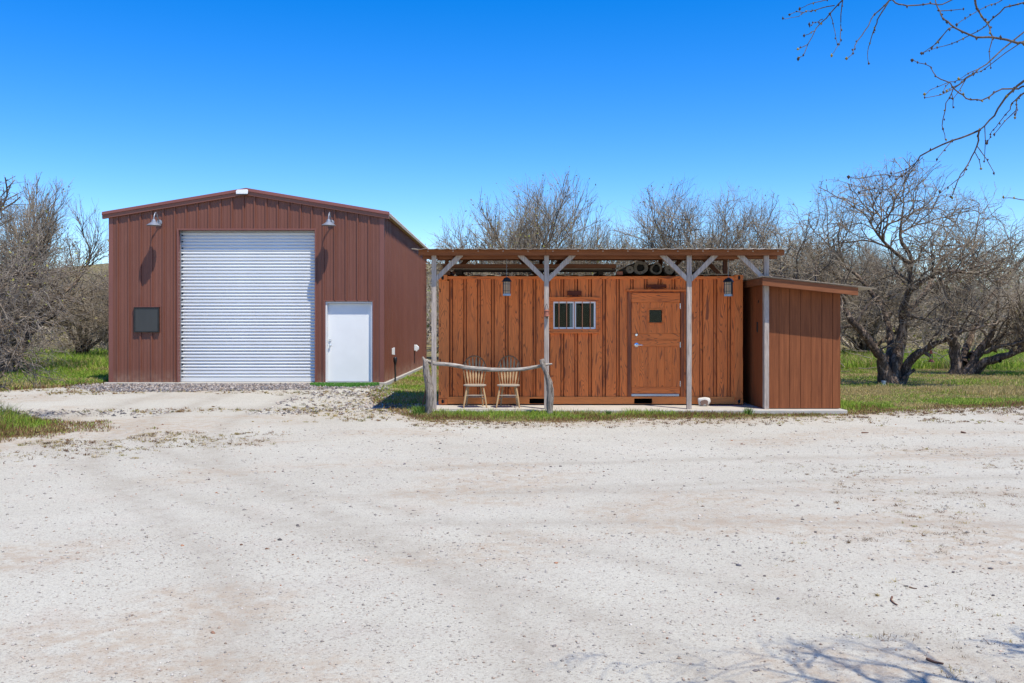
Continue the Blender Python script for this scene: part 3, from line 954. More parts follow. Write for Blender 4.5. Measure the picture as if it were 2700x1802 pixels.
for a_, b_ in ((0, 1), (2, 3), (4, 5)):
    mb.box(segs[a_], segs[b_], KY0 + 0.004, KY0 + 0.06, 0.135, 0.277)
for p in PK:
    mb.box(p[0] + 0.0005, p[1] - 0.0005, KY0 + 0.0045, KY0 + 0.06, 0.242, 0.2765)
    mb.box(p[0] + 0.0005, p[1] - 0.0005, KY0 + 0.0045, KY0 + 0.06, 0.1355, 0.141)
mb.build("bottom_rail", M['faux_plain'], cab)
for p in PK:
    mb = MB()
    mb.box(p[0] - 0.01, p[0] - 0.001, KY0 + 0.061, KY0 + 0.6, 0.13, 0.26); mb.box(p[1] + 0.001, p[1] + 0.01, KY0 + 0.061, KY0 + 0.6, 0.13, 0.26)
    mb.box(p[0], p[1], KY0 + 0.061, KY0 + 0.6, 0.243, 0.26); mb.box(p[0], p[1], KY0 + 0.061, KY0 + 0.6, 0.13, 0.14)
    mb.box(p[0], p[1], KY0 + 0.6, KY0 + 0.61, 0.13, 0.26)
    mb.build("fork_pocket", M['shade_black'], cab)
MB().box(KX0 + 0.2, KX1 - 0.2, KY1 - 0.062, KY1 - 0.004, 0.135, 0.277).build("bottom_rail", M['faux_plain'], cab)
# corner posts and castings
for x0, x1, s in ((KX0 + 0.004, KX0 + 0.21, 1), (KX1 - 0.17, KX1 - 0.004, -1)):
    for y0, y1 in ((KY0 + 0.008, KY0 + 0.16), (KY1 - 0.16, KY1 - 0.008)):
        MB().box(x0, x1, y0, y1, 0.243, 2.584).build("corner_post", M['faux_post'], cab, bevel=0.008)
        for zc, za, zb in ((0.184, KZ0, 0.2425), (2.643, 2.5845, KZ1)):
            xa, xb = (KX0, KX0 + 0.176) if s == 1 else (KX1 - 0.176, KX1)
            ya, yb = (KY0, KY0 + 0.162) if y0 < 19 else (KY1 - 0.162, KY1)
            cst = MB().box(xa, xb, ya, yb, za, zb).build("corner_casting", M['faux_post'], cab, bevel=0.01)
            if y0 < 19:
                xc = (xa + xb) / 2 - s * 0.004
                el = [(xc + 0.026 * math.cos(t * math.pi / 8), zc + 0.036 * math.sin(t * math.pi / 8) + (0.006 if math.sin(t * math.pi / 8) > 0 else -0.006)) for t in range(16)]
                hb = MB().prism(el, 'xz', KY0 - 0.02, KY0 + 0.05)
                cutter_me = hb
                ring = [(xc + 0.031 * math.cos(t * math.pi / 8), zc + 0.041 * math.sin(t * math.pi / 8) + (0.006 if math.sin(t * math.pi / 8) > 0 else -0.006)) for t in range(16)]
                # raised lip and a flat near-black face painting the hole's shade
                m2 = MB()
                vs = [(a_, KY0 - 0.004, b_) for a_, b_ in ring] + [(a_, KY0 - 0.004, b_) for a_, b_ in el] + [(a_, KY0 - 0.0005, b_) for a_, b_ in el] + [(a_, KY0 + 0.002, b_) for a_, b_ in ring]
                fs = []
                for t in range(16):
                    t2 = (t + 1) % 16
                    fs += [(t, t2, 16 + t2, 16 + t), (16 + t, 16 + t2, 32 + t2, 32 + t), (t, 48 + t, 48 + t2, t2)]
                m2.add(vs, fs); m2.build("hole_lip", M['faux_post'], cst)
                m3 = MB(); m3.add([(a_, KY0 - 0.0012, b_) for a_, b_ in el], [tuple(range(16))]); m3.build("casting_hole_shade", M['shade_black'], cst)
# near-black blocks paint the shade of lashing slots on the left post
for z in (2.39, 1.70, 1.00, 0.34):
    MB().box(KX0 + 0.026, KX0 + 0.042, KY0 + 0.002, KY0 + 0.03, z - 0.033, z + 0.033).build("lashing_slot_shade", M['shade_black'], cab)

# barred window
x0, x1, z0, z1 = WIN
yf = KY0 + 0.02
wn_ = MB()
ow = 0.077
for (a_, b_, c_, d_) in ((x0 - ow, x1 + ow, z1, z1 + ow), (x0 - ow, x1 + ow, z0 - ow, z0)):
    wn_.box(a_, b_, yf - 0.045, yf + 0.05, c_, d_)
for (a_, b_) in ((x0 - ow, x0), (x1, x1 + ow)):
    wn_.box(a_, b_, yf - 0.045, yf + 0.05, z0 + 0.0005, z1 - 0.0005)
wtrim = wn_.build("window", M['faux_x'], cab, bevel=0.006)
o2 = MB()
for (a_, b_, c_, d_) in ((x0 - ow - 0.012, x1 + ow + 0.012, z1 + ow - 0.022, z1 + ow + 0.012), (x0 - ow - 0.012, x1 + ow + 0.012, z0 - ow - 0.012, z0 - ow + 0.022)):
    o2.box(a_, b_, yf - 0.062, yf - 0.0455, c_, d_)
for (a_, b_) in ((x0 - ow - 0.012, x0 - ow + 0.022), (x1 + ow - 0.022, x1 + ow + 0.012)):
    o2.box(a_, b_, yf - 0.0615, yf - 0.0455, z0 - ow + 0.0225, z1 + ow - 0.0225)
o2.build("window_moulding", M['faux_x'], wtrim, bevel=0.005)
wf = MB(); fw = 0.035; xm = (x0 + x1) / 2
for (a_, b_, c_, d_) in ((x0 + 0.001, x1 - 0.001, z1 - fw, z1 - 0.001), (x0 + 0.001, x1 - 0.001, z0 + 0.001, z0 + fw)):
    wf.box(a_, b_, yf - 0.015, yf + 0.035, c_, d_)
for (a_, b_) in ((x0 + 0.001, x0 + 0.026), (x1 - 0.04, x1 - 0.001), (xm - 0.038, xm - 0.002), (xm + 0.002, xm + 0.03)):
    wf.box(a_, b_, yf - 0.0145, yf + 0.0345, z0 + fw + 0.0003, z1 - fw - 0.0003)
wf.build("sash_frame", M['white_paint'], wtrim, bevel=0.003)
MB().box(x0 + 0.0265, xm - 0.0385, yf + 0.016, yf + 0.021, z0 + fw, z1 - fw).build("pane", M['glass'], wtrim)
MB().box(xm + 0.0305, x1 - 0.0405, yf + 0.008, yf + 0.013, z0 + fw, z1 - fw).build("pane", M['glass'], wtrim)
MB().box(xm - 0.09, xm - 0.05, yf + 0.03, yf + 0.05, z0 + fw, z1 - fw).build("inner_stile", M['white_frame'], wtrim)
mb = MB(); pts = []
for k in range(13): pts.append((xm + 0.33 + 0.0055 * k, yf + 0.09 + 0.012 * (k % 2)))
MB().prism(pts + [(p[0], p[1] + 0.004) for p in pts[::-1]], 'xy', z0, z1).build("curtain", M['curtain'], wtrim)
for bx_ in (0.911, 1.063, 1.218, 1.374, 1.530):
    m = MB(); m.tube([(bx_, yf - 0.034, z0 - 0.02), (bx_, yf - 0.034, z1 + 0.02)], 0.0085, 10); m.build("bar", M['copper_bar'], wtrim, smooth=60)
# near-black sheet paints the unlit room behind the panes
mb = MB(); mb.box(KX0 + 0.3, KX1 - 0.3, KY0 + 0.75, KY1 - 0.2, 0.3, 2.58)
inner = MB()
inner.add([(x0 - 0.5, KY0 + 0.8, 0.5), (x1 + 0.5, KY0 + 0.8, 0.5), (x1 + 0.5, KY0 + 0.8, 2.6), (x0 - 0.5, KY0 + 0.8, 2.6)], [(0, 1, 2, 3)])
inner.build("room_dark_sheet", M['shade_black'], cab)

# the plank door
x0, x1, z0, z1 = DOOR
fr = MB()
fr.box(x0 - 0.075, x0, KY0 - 0.012, KY0 + 0.07, z0 - 0.008, z1)
fr.box(x1, x1 + 0.075, KY0 - 0.012, KY0 + 0.07, z0 - 0.008, z1)
fr.box(x0 - 0.075, x1 + 0.075, KY0 - 0.012, KY0 + 0.07, z1 + 0.0005, z1 + 0.025)
door_ = MB().box(x0 + 0.003, x1 - 0.003, KY0 + 0.030, KY0 + 0.06, z0 + 0.004, z1 - 0.003).build("plank_door", M['faux_plain'], cab)
fr.build("door_frame", M['faux_fold'], door_, bevel=0.004)
MB().box(x0 - 0.10, x1 + 0.11, KY0 - 0.05, KY0 + 0.02, z1 + 0.0255, z1 + 0.068).build("door_hood", M['faux_x'], door_, bevel=0.008)
yF = KY0 + 0.010
def hplank(za, zb): return MB().box(x0 + 0.006, x1 - 0.006, yF - 0.002, KY0 + 0.0295, za, zb).build("plank", M['faux_x'], door_, bevel=0.004)
hplank(2.155, z1 - 0.006); hplank(1.405, 1.535); hplank(1.275, 1.402); hplank(z0 + 0.055, z0 + 0.185)
cuts = [x0 + 0.006, x0 + 0.176, x0 + 0.335, x0 + 0.505, x0 + 0.665, x0 + 0.815, x1 - 0.006]
wx0_, wx1_, wz0_, wz1_ = 2.706, 2.958, 1.755, 2.005
for i in range(6):
    a_, b_ = cuts[i] + 0.0012, cuts[i + 1] - 0.0012
    MB().box(a_, b_, yF, KY0 + 0.0295, z0 + 0.1875, 1.2725).build("plank", M['faux'], door_, bevel=0.004)
    if b_ < wx0_ or a_ > wx1_:
        MB().box(a_, b_, yF, KY0 + 0.0295, 1.5375, 2.1525).build("plank", M['faux'], door_, bevel=0.004)
    else:
        m = MB(); m.box(a_, b_, yF, KY0 + 0.0295, 1.5375, wz0_); m.box(a_, b_, yF, KY0 + 0.0295, wz1_, 2.1525)
        if a_ < wx0_: m.box(a_, wx0_, yF, KY0 + 0.0295, wz0_ + 0.0005, wz1_ - 0.0005)
        if b_ > wx1_: m.box(wx1_, b_, yF, KY0 + 0.0295, wz0_ + 0.0005, wz1_ - 0.0005)
        m.build("plank", M['faux'], door_)
dw = MB()
dw.box(wx0_ - 0.03, wx1_ + 0.03, yF - 0.018, yF - 0.0005, wz1_, wz1_ + 0.03); dw.box(wx0_ - 0.03, wx1_ + 0.03, yF - 0.018, yF - 0.0005, wz0_ - 0.03, wz0_)
dw.box(wx0_ - 0.03, wx0_, yF - 0.0175, yF - 0.0005, wz0_ + 0.0005, wz1_ - 0.0005); dw.box(wx1_, wx1_ + 0.03, yF - 0.0175, yF - 0.0005, wz0_ + 0.0005, wz1_ - 0.0005)
dw.build("door_window_frame", M['faux_x'], door_, bevel=0.006)
MB().box(wx0_, wx1_, KY0 + 0.024, KY0 + 0.0285, wz0_, wz1_).build("door_window_backing", M['shade_black'], door_)  # black sheet paints the unlit room behind the pane
MB().box(wx0_, wx1_, KY0 + 0.016, KY0 + 0.02, wz0_, wz1_).build("pane", M['clear_glass'], door_)
m = MB(); m.lathe([(0.0, -0.022), (0.022, -0.022), (0.031, -0.012), (0.034, 0.0)], 18, (2.449, yF - 0.002, 1.507), 'y'); m.build("deadbolt", M['chrome'], door_, smooth=40)
m = MB(); m.lathe([(0.0, -0.014), (0.03, -0.013), (0.042, -0.006), (0.044, 0.0)], 20, (2.452, yF - 0.002, 1.308), 'y')
m.tube([(2.452, yF - 0.01, 1.308), (2.452, yF - 0.055, 1.308), (2.475, yF - 0.062, 1.308), (2.52, yF - 0.06, 1.307), (2.565, yF - 0.056, 1.305)], [0.012, 0.012, 0.011, 0.010, 0.009], 10)
m.build("lever_handle", M['chrome'], door_, smooth=40)
for hz in (2.08, 1.31, 0.54):
    m = MB(); m.tube([(x1 - 0.004, KY0 - 0.004, hz - 0.055), (x1 - 0.004, KY0 - 0.004, hz + 0.055)], 0.006, 8); m.box(x1 - 0.012, x1 - 0.006, KY0 + 0.0, KY0 + 0.008, hz - 0.05, hz + 0.05); m.build("hinge", M['chrome'], door_, smooth=40)
MB().box(x0 + 0.004, x1 - 0.03, KY0 - 0.012, KY0 + 0.0285, z0 + 0.004, z0 + 0.05).build("door_sweep", M['galv_dark'], door_, bevel=0.004)

# red wooden plaques above the window and the door
def plaque(px, w, z0, z1, label, seed):
    r = random.Random(seed)
    t = thing("wooden_plaque", label, "plaque", (px, KY0, z0))
    top = [(px - w / 2 + w * k / 10, z1 - r.uniform(0, 0.012)) for k in range(11)]
    bot = [(px - w / 2 + w * k / 10, z0 + 0.022 + r.uniform(0, 0.014)) for k in range(11)]
    MB().prism(bot + top[::-1], 'xz', KY0 - 0.055, KY0 + 0.008).build("slab", M['plaque'], t, bevel=0.004)
    bot2 = [(px - w / 2 - 0.004 + (w + 0.008) * k / 10, z0) for k in range(11)]
    top2 = [(px - w / 2 - 0.004 + (w + 0.008) * k / 10, z0 + 0.015 + 0.012 * math.cos((k - 5) * 0.6)) for k in range(11)]
    MB().prism(bot2 + top2[::-1], 'xz', KY0 - 0.085, KY0 - 0.0555).build("lower_edge", M['plaque'], t, bevel=0.004)
    return t
plaque(1.218, 0.276, 2.262, 2.385, "short red wooden plaque above the barred window", 3)
plaque(2.84, 0.395, 2.42, 2.512, "longer red wooden plaque above the plank door", 8)

# ------------------------------------------------------------------ patio cover over the container
RY0, RY1 = 17.16, 21.55
def rz(y): return 3.115 + (y - RY0) * 0.064      # sheet rises towards the back
pc_ = thing("patio_cover", "timber patio cover with corrugated metal roof over the container", "patio cover", (1.6, 17.4, PZ))
mb = MB(); prof = []
u = -1.90
while u < 5.17:
    prof.append(u); u += 0.0085 * 4
pts = [(u, 0.014 * (0.5 + 0.5 * math.cos(2 * math.pi * u / 0.205)) ** 2.2) for u in prof]
for (a_, ha), (b_, hb) in zip(pts, pts[1:]):
    mb.add([(a_, RY0, rz(RY0) + ha), (b_, RY0, rz(RY0) + hb), (b_, RY1, rz(RY1) + hb), (a_, RY1, rz(RY1) + ha)], [(0, 1, 2, 3)])
rf = mb.build("roof_sheet", M['roof_sheet'], pc_, smooth=60)
sol = rf.modifiers.new("thick", 'SOLIDIFY'); sol.thickness = 0.004
# fascia (split in three boards), inner beam, rafters, purlins
for xa, xb in ((-1.78, 0.61), (0.612, 3.35), (3.352, 5.10)):
    MB().box(xa, xb, 17.335, 17.372, rz(17.35) - 0.115, rz(17.35) - 0.006).build("fascia_board", M['beam'], pc_, bevel=0.004)
MB().box(-1.72, 5.02, 17.52, 17.56, rz(17.54) - 0.185, rz(17.54) - 0.045).build("front_beam", M['beam'], pc_, bevel=0.004)
MB().box(-1.72, 5.02, 20.90, 20.94, rz(20.9) - 0.185, rz(20.9) - 0.045).build("back_beam", M['beam'], pc_, bevel=0.004)
raf = None
for k in range(12):
    x = -1.70 + k * 0.606
    m = MB(); m.add([(x, 17.373, rz(17.373) - 0.105), (x + 0.038, 17.373, rz(17.373) - 0.105), (x + 0.038, 17.373, rz(17.373) - 0.044), (x, 17.373, rz(17.373) - 0.044),
                     (x, 21.45, rz(21.45) - 0.105), (x + 0.038, 21.45, rz(21.45) - 0.105), (x + 0.038, 21.45, rz(21.45) - 0.044), (x, 21.45, rz(21.45) - 0.044)],
                    [(0, 1, 2, 3), (4, 7, 6, 5), (0, 4, 5, 1), (1, 5, 6, 2), (2, 6, 7, 3), (3, 7, 4, 0)])
    m.build("rafter", M['beam_y'], pc_)
for y in (17.6, 18.6, 19.6, 20.6, 21.4):
    MB().box(-1.76, 5.08, y, y + 0.085, rz(y) - 0.042, rz(y) - 0.006).build("purlin", M['beam'], pc_)
POSTS = (-1.499, 0.633, 3.332, 4.795)
for i, x in enumerate(POSTS):
    MB().box(x - 0.0445, x + 0.0445, 17.425, 17.514, PZ + 0.001, rz(17.47) - 0.115).build("post", M['grey_post'], pc_, bevel=0.004)
    MB().box(x - 0.0445, x + 0.0445, 20.81, 20.899, PZ + 0.001, rz(20.85) - 0.10).build("back_post", M['beam_z'], pc_, bevel=0.004)
zb = 2.585; zt = 3.005
def brace(x, s, y, mat, dz=0.0, nm="brace"):
    w = 0.062; xa = x + s * 0.047
    poly = [(xa, zb + dz - w), (xa, zb + dz + w * 0.8), (xa + s * 0.40, zt + dz + 0.035), (xa + s * 0.50, zt + dz + 0.035), (xa + s * 0.50, zt + dz)]
    MB().prism(poly, 'xz', y - 0.038, y + 0.038).build(nm, mat, pc_, bevel=0.003)
brace(POSTS[0], 1, 17.47, M['grey_post'])
for x in POSTS[1:3]:
    brace(x, -1, 17.47, M['grey_post']); brace(x, 1, 17.47, M['grey_post'])
brace(POSTS[3], -1, 17.47, M['grey_post'])
for i, x in enumerate(POSTS):
    if i > 0: brace(x, -1, 20.855, M['beam_z'], 0.20, "back_brace")
    if i < 3: brace(x, 1, 20.855, M['beam_z'], 0.20, "back_brace")
for x in np.arange(-1.6, 5.0, 0.47):
    m = MB(); m.lathe([(0.0, -0.006), (0.007, -0.005), (0.009, 0.0)], 8, (x, 17.335, rz(17.35) - 0.035), 'y'); m.build("screw_head", M['chrome'], pc_)


# ------------------------------------------------------------------ lanterns hanging from the cover
def lantern(x, y, ztop, rzz, label):
    t = thing("hanging_lantern", label, "lantern", (x, y, ztop - 0.36), "lanterns hanging under the patio cover", rzz)
    b = 0.0
    def B(m, name, mat, **k): return m.build(name, mat, t, local=True, **k)
    H = 0.36
    m = MB()
    for k in range(4): pass
    def frust(m, z0, w0, z1, w1):
        m.add([(-w0, -w0, z0), (w0, -w0, z0), (w0, w0, z0), (-w0, w0, z0), (-w1, -w1, z1), (w1, -w1, z1), (w1, w1, z1), (-w1, w1, z1)],
              [(3, 2, 1, 0), (4, 5, 6, 7), (0, 1, 5, 4), (1, 2, 6, 5), (2, 3, 7, 6), (3, 0, 4, 7)])
    frust(m, 0.272, 0.092, 0.278, 0.092); frust(m, 0.2785, 0.090, 0.318, 0.066); frust(m, 0.3185, 0.066, 0.345, 0.045); frust(m, 0.3455, 0.028, 0.36, 0.020)
    cap = B(m, "cap", M['lantern'], bevel=0.003)
    m = MB()
    for sx_, sy_ in ((-1, -1), (1, -1), (1, 1), (-1, 1)):
        m.box(sx_ * 0.064 - 0.0065, sx_ * 0.064 + 0.0065, sy_ * 0.064 - 0.0065, sy_ * 0.064 + 0.0065, 0.042, 0.271)
    for sy_ in (-1, 1):
        for zz in (0.095, 0.225):
            m.box(-0.057, 0.057, sy_ * 0.066 - 0.003, sy_ * 0.066 + 0.003, zz - 0.003, zz + 0.003)
            m.box(sy_ * 0.066 - 0.003, sy_ * 0.066 + 0.003, -0.057, 0.057, zz - 0.003, zz + 0.003)
        for xx_ in (-0.024, 0.024):
            m.box(xx_ - 0.003, xx_ + 0.003, sy_ * 0.067 - 0.003, sy_ * 0.067 + 0.003, 0.042, 0.271)
            m.box(sy_ * 0.067 - 0.003, sy_ * 0.067 + 0.003, xx_ - 0.003, xx_ + 0.003, 0.042, 0.271)
    B(m, "cage", M['lantern'])
    m = MB(); frust(m, 0.0, 0.073, 0.040, 0.070); base = B(m, "base", M['lantern_edge'], bevel=0.003)
    m = MB()
    for sy_ in (-1, 1):
        m.add([(-0.057, sy_ * 0.0635, 0.042), (0.057, sy_ * 0.0635, 0.042), (0.057, sy_ * 0.0635, 0.27), (-0.057, sy_ * 0.0635, 0.27)], [(0, 1, 2, 3)])
        m.add([(sy_ * 0.0635, -0.057, 0.042), (sy_ * 0.0635, 0.057, 0.042), (sy_ * 0.0635, 0.057, 0.27), (sy_ * 0.0635, -0.057, 0.27)], [(0, 1, 2, 3)])
    B(m, "glass_panel", M['amber'])
    # chain of links
    ln = rz(y) - 0.05 - ztop
    nl = int(ln / 0.03); first = None
    for k in range(nl):
        zc = 0.36 + 0.016 + k * (ln / nl)
        if k < 2:
            m = MB(); pth = []
            for q in range(13):
                a_ = 2 * math.pi * q / 12
                dx = 0.009 * math.cos(a_); dz = 0.017 * math.sin(a_)
                pth.append((dx, 0, dz) if k == 0 else (0, dx, dz))
            m.tube(pth, 0.0024, 5, cap=False); o = B(m, "chain_link", M['lantern_edge'])
            o.location = (0, 0, zc)
            if k == 0: e0 = o
            else: e1 = o
        else:
            o = (e0 if k % 2 == 0 else e1).copy(); col.objects.link(o); o.parent = t; o.location = (0, 0, zc)
    return t


lantern(-0.124, 17.72, 2.624, 0.05, "dark hanging lantern on a chain above the two chairs")
lantern(4.141, 17.72, 2.615, R(-24), "dark hanging lantern with amber glass right of the plank door")

# small rusty bell-lantern wired to the second post
bl = thing("rusty_post_lantern", "small rusty red lantern wired onto the post beside the window", "lantern", (0.633, 17.39, 1.86))
m = MB(); m.lathe([(0.0, 0.13), (0.03, 0.128), (0.05, 0.115), (0.053, 0.105), (0.046, 0.10), (0.048, 0.03), (0.056, 0.022), (0.056, 0.008), (0.03, 0.0), (0.0, 0.0)], 18, (0.632, 17.365, 1.86), 'z'); m.build("drum", M['rust'], bl, smooth=35)
m = MB(); m.tube([(0.588, 17.36, 1.985), (0.598, 17.35, 2.03), (0.622, 17.36, 2.08), (0.636, 17.40, 2.105), (0.645, 17.38, 2.06), (0.668, 17.36, 1.985)], 0.004, 6); m.build("wire_bail", M['black'], bl, smooth=60)
MB().box(0.632, 0.657, 17.395, 17.4245, 1.825, 1.858).build("bracket", M['black'], bl)

# ------------------------------------------------------------------ things stored on the container roof
def board(name, label, cat, x0, x1, y0, y1, z0, z1, mat, grp=None):
    o = MB().box(x0, x1, y0, y1, z0, z1).build(name, mat, None, bevel=0.004)
    return tag(o, label, cat, grp)
board("wooden_block", "short wooden block lying at the left end of the container roof", "block", -1.34, -1.26, 18.42, 19.6, 2.703, 2.79, M['plank_red'])
board("wooden_block", "dark wooden block propping the long boards on the container roof", "block", -1.14, -1.02, 18.40, 19.6, 2.703, 2.775, M['plank_dark'])
board("wooden_block", "dark wooden block propping the right end of the long boards", "block", 1.70, 1.80, 18.40, 19.6, 2.703, 2.775, M['plank_dark'])
board("roof_board", "long black board stored flat on the container roof", "board", -1.18, 2.06, 18.42, 18.75, 2.776, 2.815, M['plank_dark'])
board("roof_board", "thin pale board sandwiched between dark boards on the container roof", "board", -1.30, 1.98, 18.44, 18.72, 2.816, 2.834, M['plank_pale'])
board("roof_board", "long reddish brown plank on top of the stored boards", "board", -1.42, 2.06, 18.47, 18.66, 2.835, 2.925, M['plank_red'])
board("roof_board", "thin grey strip lying along the right end of the container roof", "board", 3.40, 4.30, 18.36, 18.42, 2.704, 2.722, M['plank_pale'])
lg = MB(); lg.tube([(-1.445, 17.98, 2.86), (-1.44, 19.0, 2.845), (-1.43, 20.2, 2.83)], [0.048, 0.046, 0.042], 14)
lg = lg.build("round_pole", M['plank_pale'], None, smooth=50); tag(lg, "round pale pole end poking out above the container's left corner", "pole")
rb = MB().box(2.075, 2.19, 18.40, 18.6, 2.704, 2.775).build("red_brick", M['rust'], None, bevel=0.008); tag(rb, "rusty red brick between the boards and the rolls", "brick")
ROLLS = [(2.33, 0.082, 18.36, 1.5, "small pale roll leaning first in the row of rolled carpets", 0.03), (2.545, 0.150, 18.42, 2.0, "largest rolled carpet with a wide open core on the container roof", 0.0),
         (2.862, 0.128, 18.44, 2.0, "second largest rolled carpet with a thin wall and dark core", 0.0), (3.125, 0.102, 18.42, 1.9, "tightly rolled carpet with a spiral end left of the third post", 0.0),
         (3.318, 0.078, 18.44, 1.9, "rolled carpet half hidden behind the third post", 0.0), (3.755, 0.058, 18.42, 1.7, "small white roll with a round core right of the third post", 0.0), (3.865, 0.038, 18.42, 1.6, "thinnest roll at the right end of the row of rolls", 0.0)]
for i, (x, r, y0, ln, lab, lift) in enumerate(ROLLS):
    t = thing("carpet_roll", lab, "roll", (x, y0, 2.70), "rolls stored on the container roof")
    zc = 2.698 + r + lift + 0.003
    inner_r = {0: 0.25, 1: 0.56, 2: 0.70, 3: 0.2, 4: 0.25, 5: 0.42, 6: 0.3}[i] * r
    turns = max(2, int((r - inner_r) / 0.016)); nst = turns * 22
    m = MB(); out_ = []; inn = []
    for k in range(nst + 1):
        f = k / nst; rr = inner_r + (r - inner_r) * f; a_ = f * turns * 2 * math.pi + i
        wob = 1 + 0.04 * math.sin(3 * a_ + i * 2)
        th = (r - inner_r) / turns * 0.72
        out_.append((x + rr * wob * math.cos(a_), zc + rr * wob * math.sin(a_) * (0.97)))
        inn.append((x + (rr - th) * wob * math.cos(a_), zc + (rr - th) * wob * math.sin(a_) * 0.97))
    vs = []
    for (p, q_) in zip(out_, inn):
        vs += [(p[0], y0, p[1]), (q_[0], y0, q_[1]), (p[0] - 0.03, y0 + ln, p[1] + 0.01), (q_[0] - 0.03, y0 + ln, q_[1] + 0.01)]
    fs = []
    for k in range(nst):
        a_ = 4 * k; b_ = a_ + 4
        fs += [(a_, b_, b_ + 1, a_ + 1), (a_, a_ + 2, b_ + 2, b_), (a_ + 1, b_ + 1, b_ + 3, a_ + 3), (a_ + 2, a_ + 3, b_ + 3, b_ + 2)]
    m.add(vs, fs); m.build("rolled_layers", M['roll'], t)
    m = MB(); m.lathe([(inner_r * 0.75, 0.0), (inner_r * 0.75, ln * 0.9)], 16, (x, y0 + 0.06, zc), 'y'); m.build("core_shade", M['shade_black'], t)  # black plug paints the shade in the roll's hollow

# ------------------------------------------------------------------ lean-to shed
SX0, SX1, SY0, SY1 = 4.745, 6.215, 17.49, 19.9
shed = thing("lean_to_shed", "brown lean-to shed of wide vertical boards at the container's right end", "shed", ((SX0 + SX1) / 2, SY0, PZ))
def sz(x): return 2.600 - (x - 4.62) * 0.107     # roof sheet height
xs_ = [SX0 + 0.105, 5.045, 5.247, 5.452, 5.654, 5.857, 6.060, SX1]
for a_, b_ in zip(xs_, xs_[1:]):
    a2, b2 = a_ + 0.003, b_ - 0.003
    MB().prism([(a2, PZ + 0.01), (b2, PZ + 0.01), (b2, sz(b2) - 0.07), (a2, sz(a2) - 0.07)], 'xz', SY0, SY0 + 0.018).build("siding_board", M['siding'], shed, bevel=0.004)
ys_ = np.arange(SY0 + 0.03, SY1, 0.203)
for a_, b_ in zip(ys_, ys_[1:]):
    MB().box(SX0, SX0 + 0.018, a_ + 0.0015, b_ - 0.0015, PZ + 0.01, sz(SX0) - 0.07).build("side_board", M['siding'], shed, bevel=0.002)
    MB().box(SX1 - 0.02, SX1 - 0.002, a_ + 0.003, b_ - 0.003, PZ + 0.01, sz(SX1) - 0.07).build("side_board", M['siding'], shed, bevel=0.002)
m = MB()
m.box(SX0 + 0.03, SX1 - 0.03, SY0 + 0.019, SY0 + 0.03, PZ + 0.012, 2.30)
m.box(SX0 + 0.019, SX0 + 0.029, SY0 + 0.03, SY1, PZ + 0.012, 2.30)
m.box(SX1 - 0.032, SX1 - 0.021, SY0 + 0.031, SY1, PZ + 0.012, 2.28)
m.build("wall_backing", M['shade_black'], shed)
MB().box(SX0, SX1, SY1 + 0.001, SY1 + 0.02, PZ + 0.01, sz(SX1) - 0.07).build("back_wall", M['siding'], shed)
MB().box(SX0 - 0.003, SX0 + 0.022, SY0 - 0.004, SY0 + 0.027, PZ + 0.01, sz(SX0) - 0.09).build("corner_board", M['grey_post'], shed)
m = MB(); pts = []
u = 0.0
pitchy = 0.12
yy = 17.135
prof = []
while yy < 20.1:
    prof.append((yy, 0.016 * (0.5 + 0.5 * math.cos(2 * math.pi * (yy - 17.135) / pitchy)))); yy += 0.015
for (a_, ha), (b_, hb) in zip(prof, prof[1:]):
    m.add([(4.625, a_, sz(4.625) + ha), (4.625, b_, sz(4.625) + hb), (6.77, b_, sz(6.77) + hb), (6.77, a_, sz(6.77) + ha)], [(0, 1, 2, 3)])
rf2 = m.build("roof_sheet", M['roof_sheet'], shed, smooth=60); so_ = rf2.modifiers.new("thick", 'SOLIDIFY'); so_.thickness = 0.003
m = MB(); m.prism([(4.645, sz(4.645) - 0.155), (6.43, sz(6.43) - 0.155), (6.43, sz(6.43) - 0.008), (4.645, sz(4.645) - 0.008)], 'xz', 17.17, 17.208); m.build("fascia", M['beam'], shed, bevel=0.004)
m = MB(); m.box(4.645, 4.683, 17.209, 19.95, sz(4.66) - 0.14, sz(4.66) - 0.012); m.build("side_fascia", M['beam_y'], shed, bevel=0.003)
for y in (17.9, 18.6, 19.3):
    m = MB(); m.prism([(4.69, sz(4.69) - 0.10), (6.5, sz(6.5) - 0.10), (6.5, sz(6.5) - 0.008), (4.69, sz(4.69) - 0.008)], 'xz', y, y + 0.038); m.build("rafter", M['beam'], shed)
MB().box(SX0 - 0.014, SX0 - 0.0005, 17.86, 17.93, 1.56, 1.76).build("door_latch", M['black'], shed, bevel=0.004)
MB().box(SX0 - 0.008, SX0 - 0.0005, 17.80, 17.83, 2.13, 2.18).build("latch_hole_shade", M['shade_black'], shed)  # near-black block paints the shade of a small hole


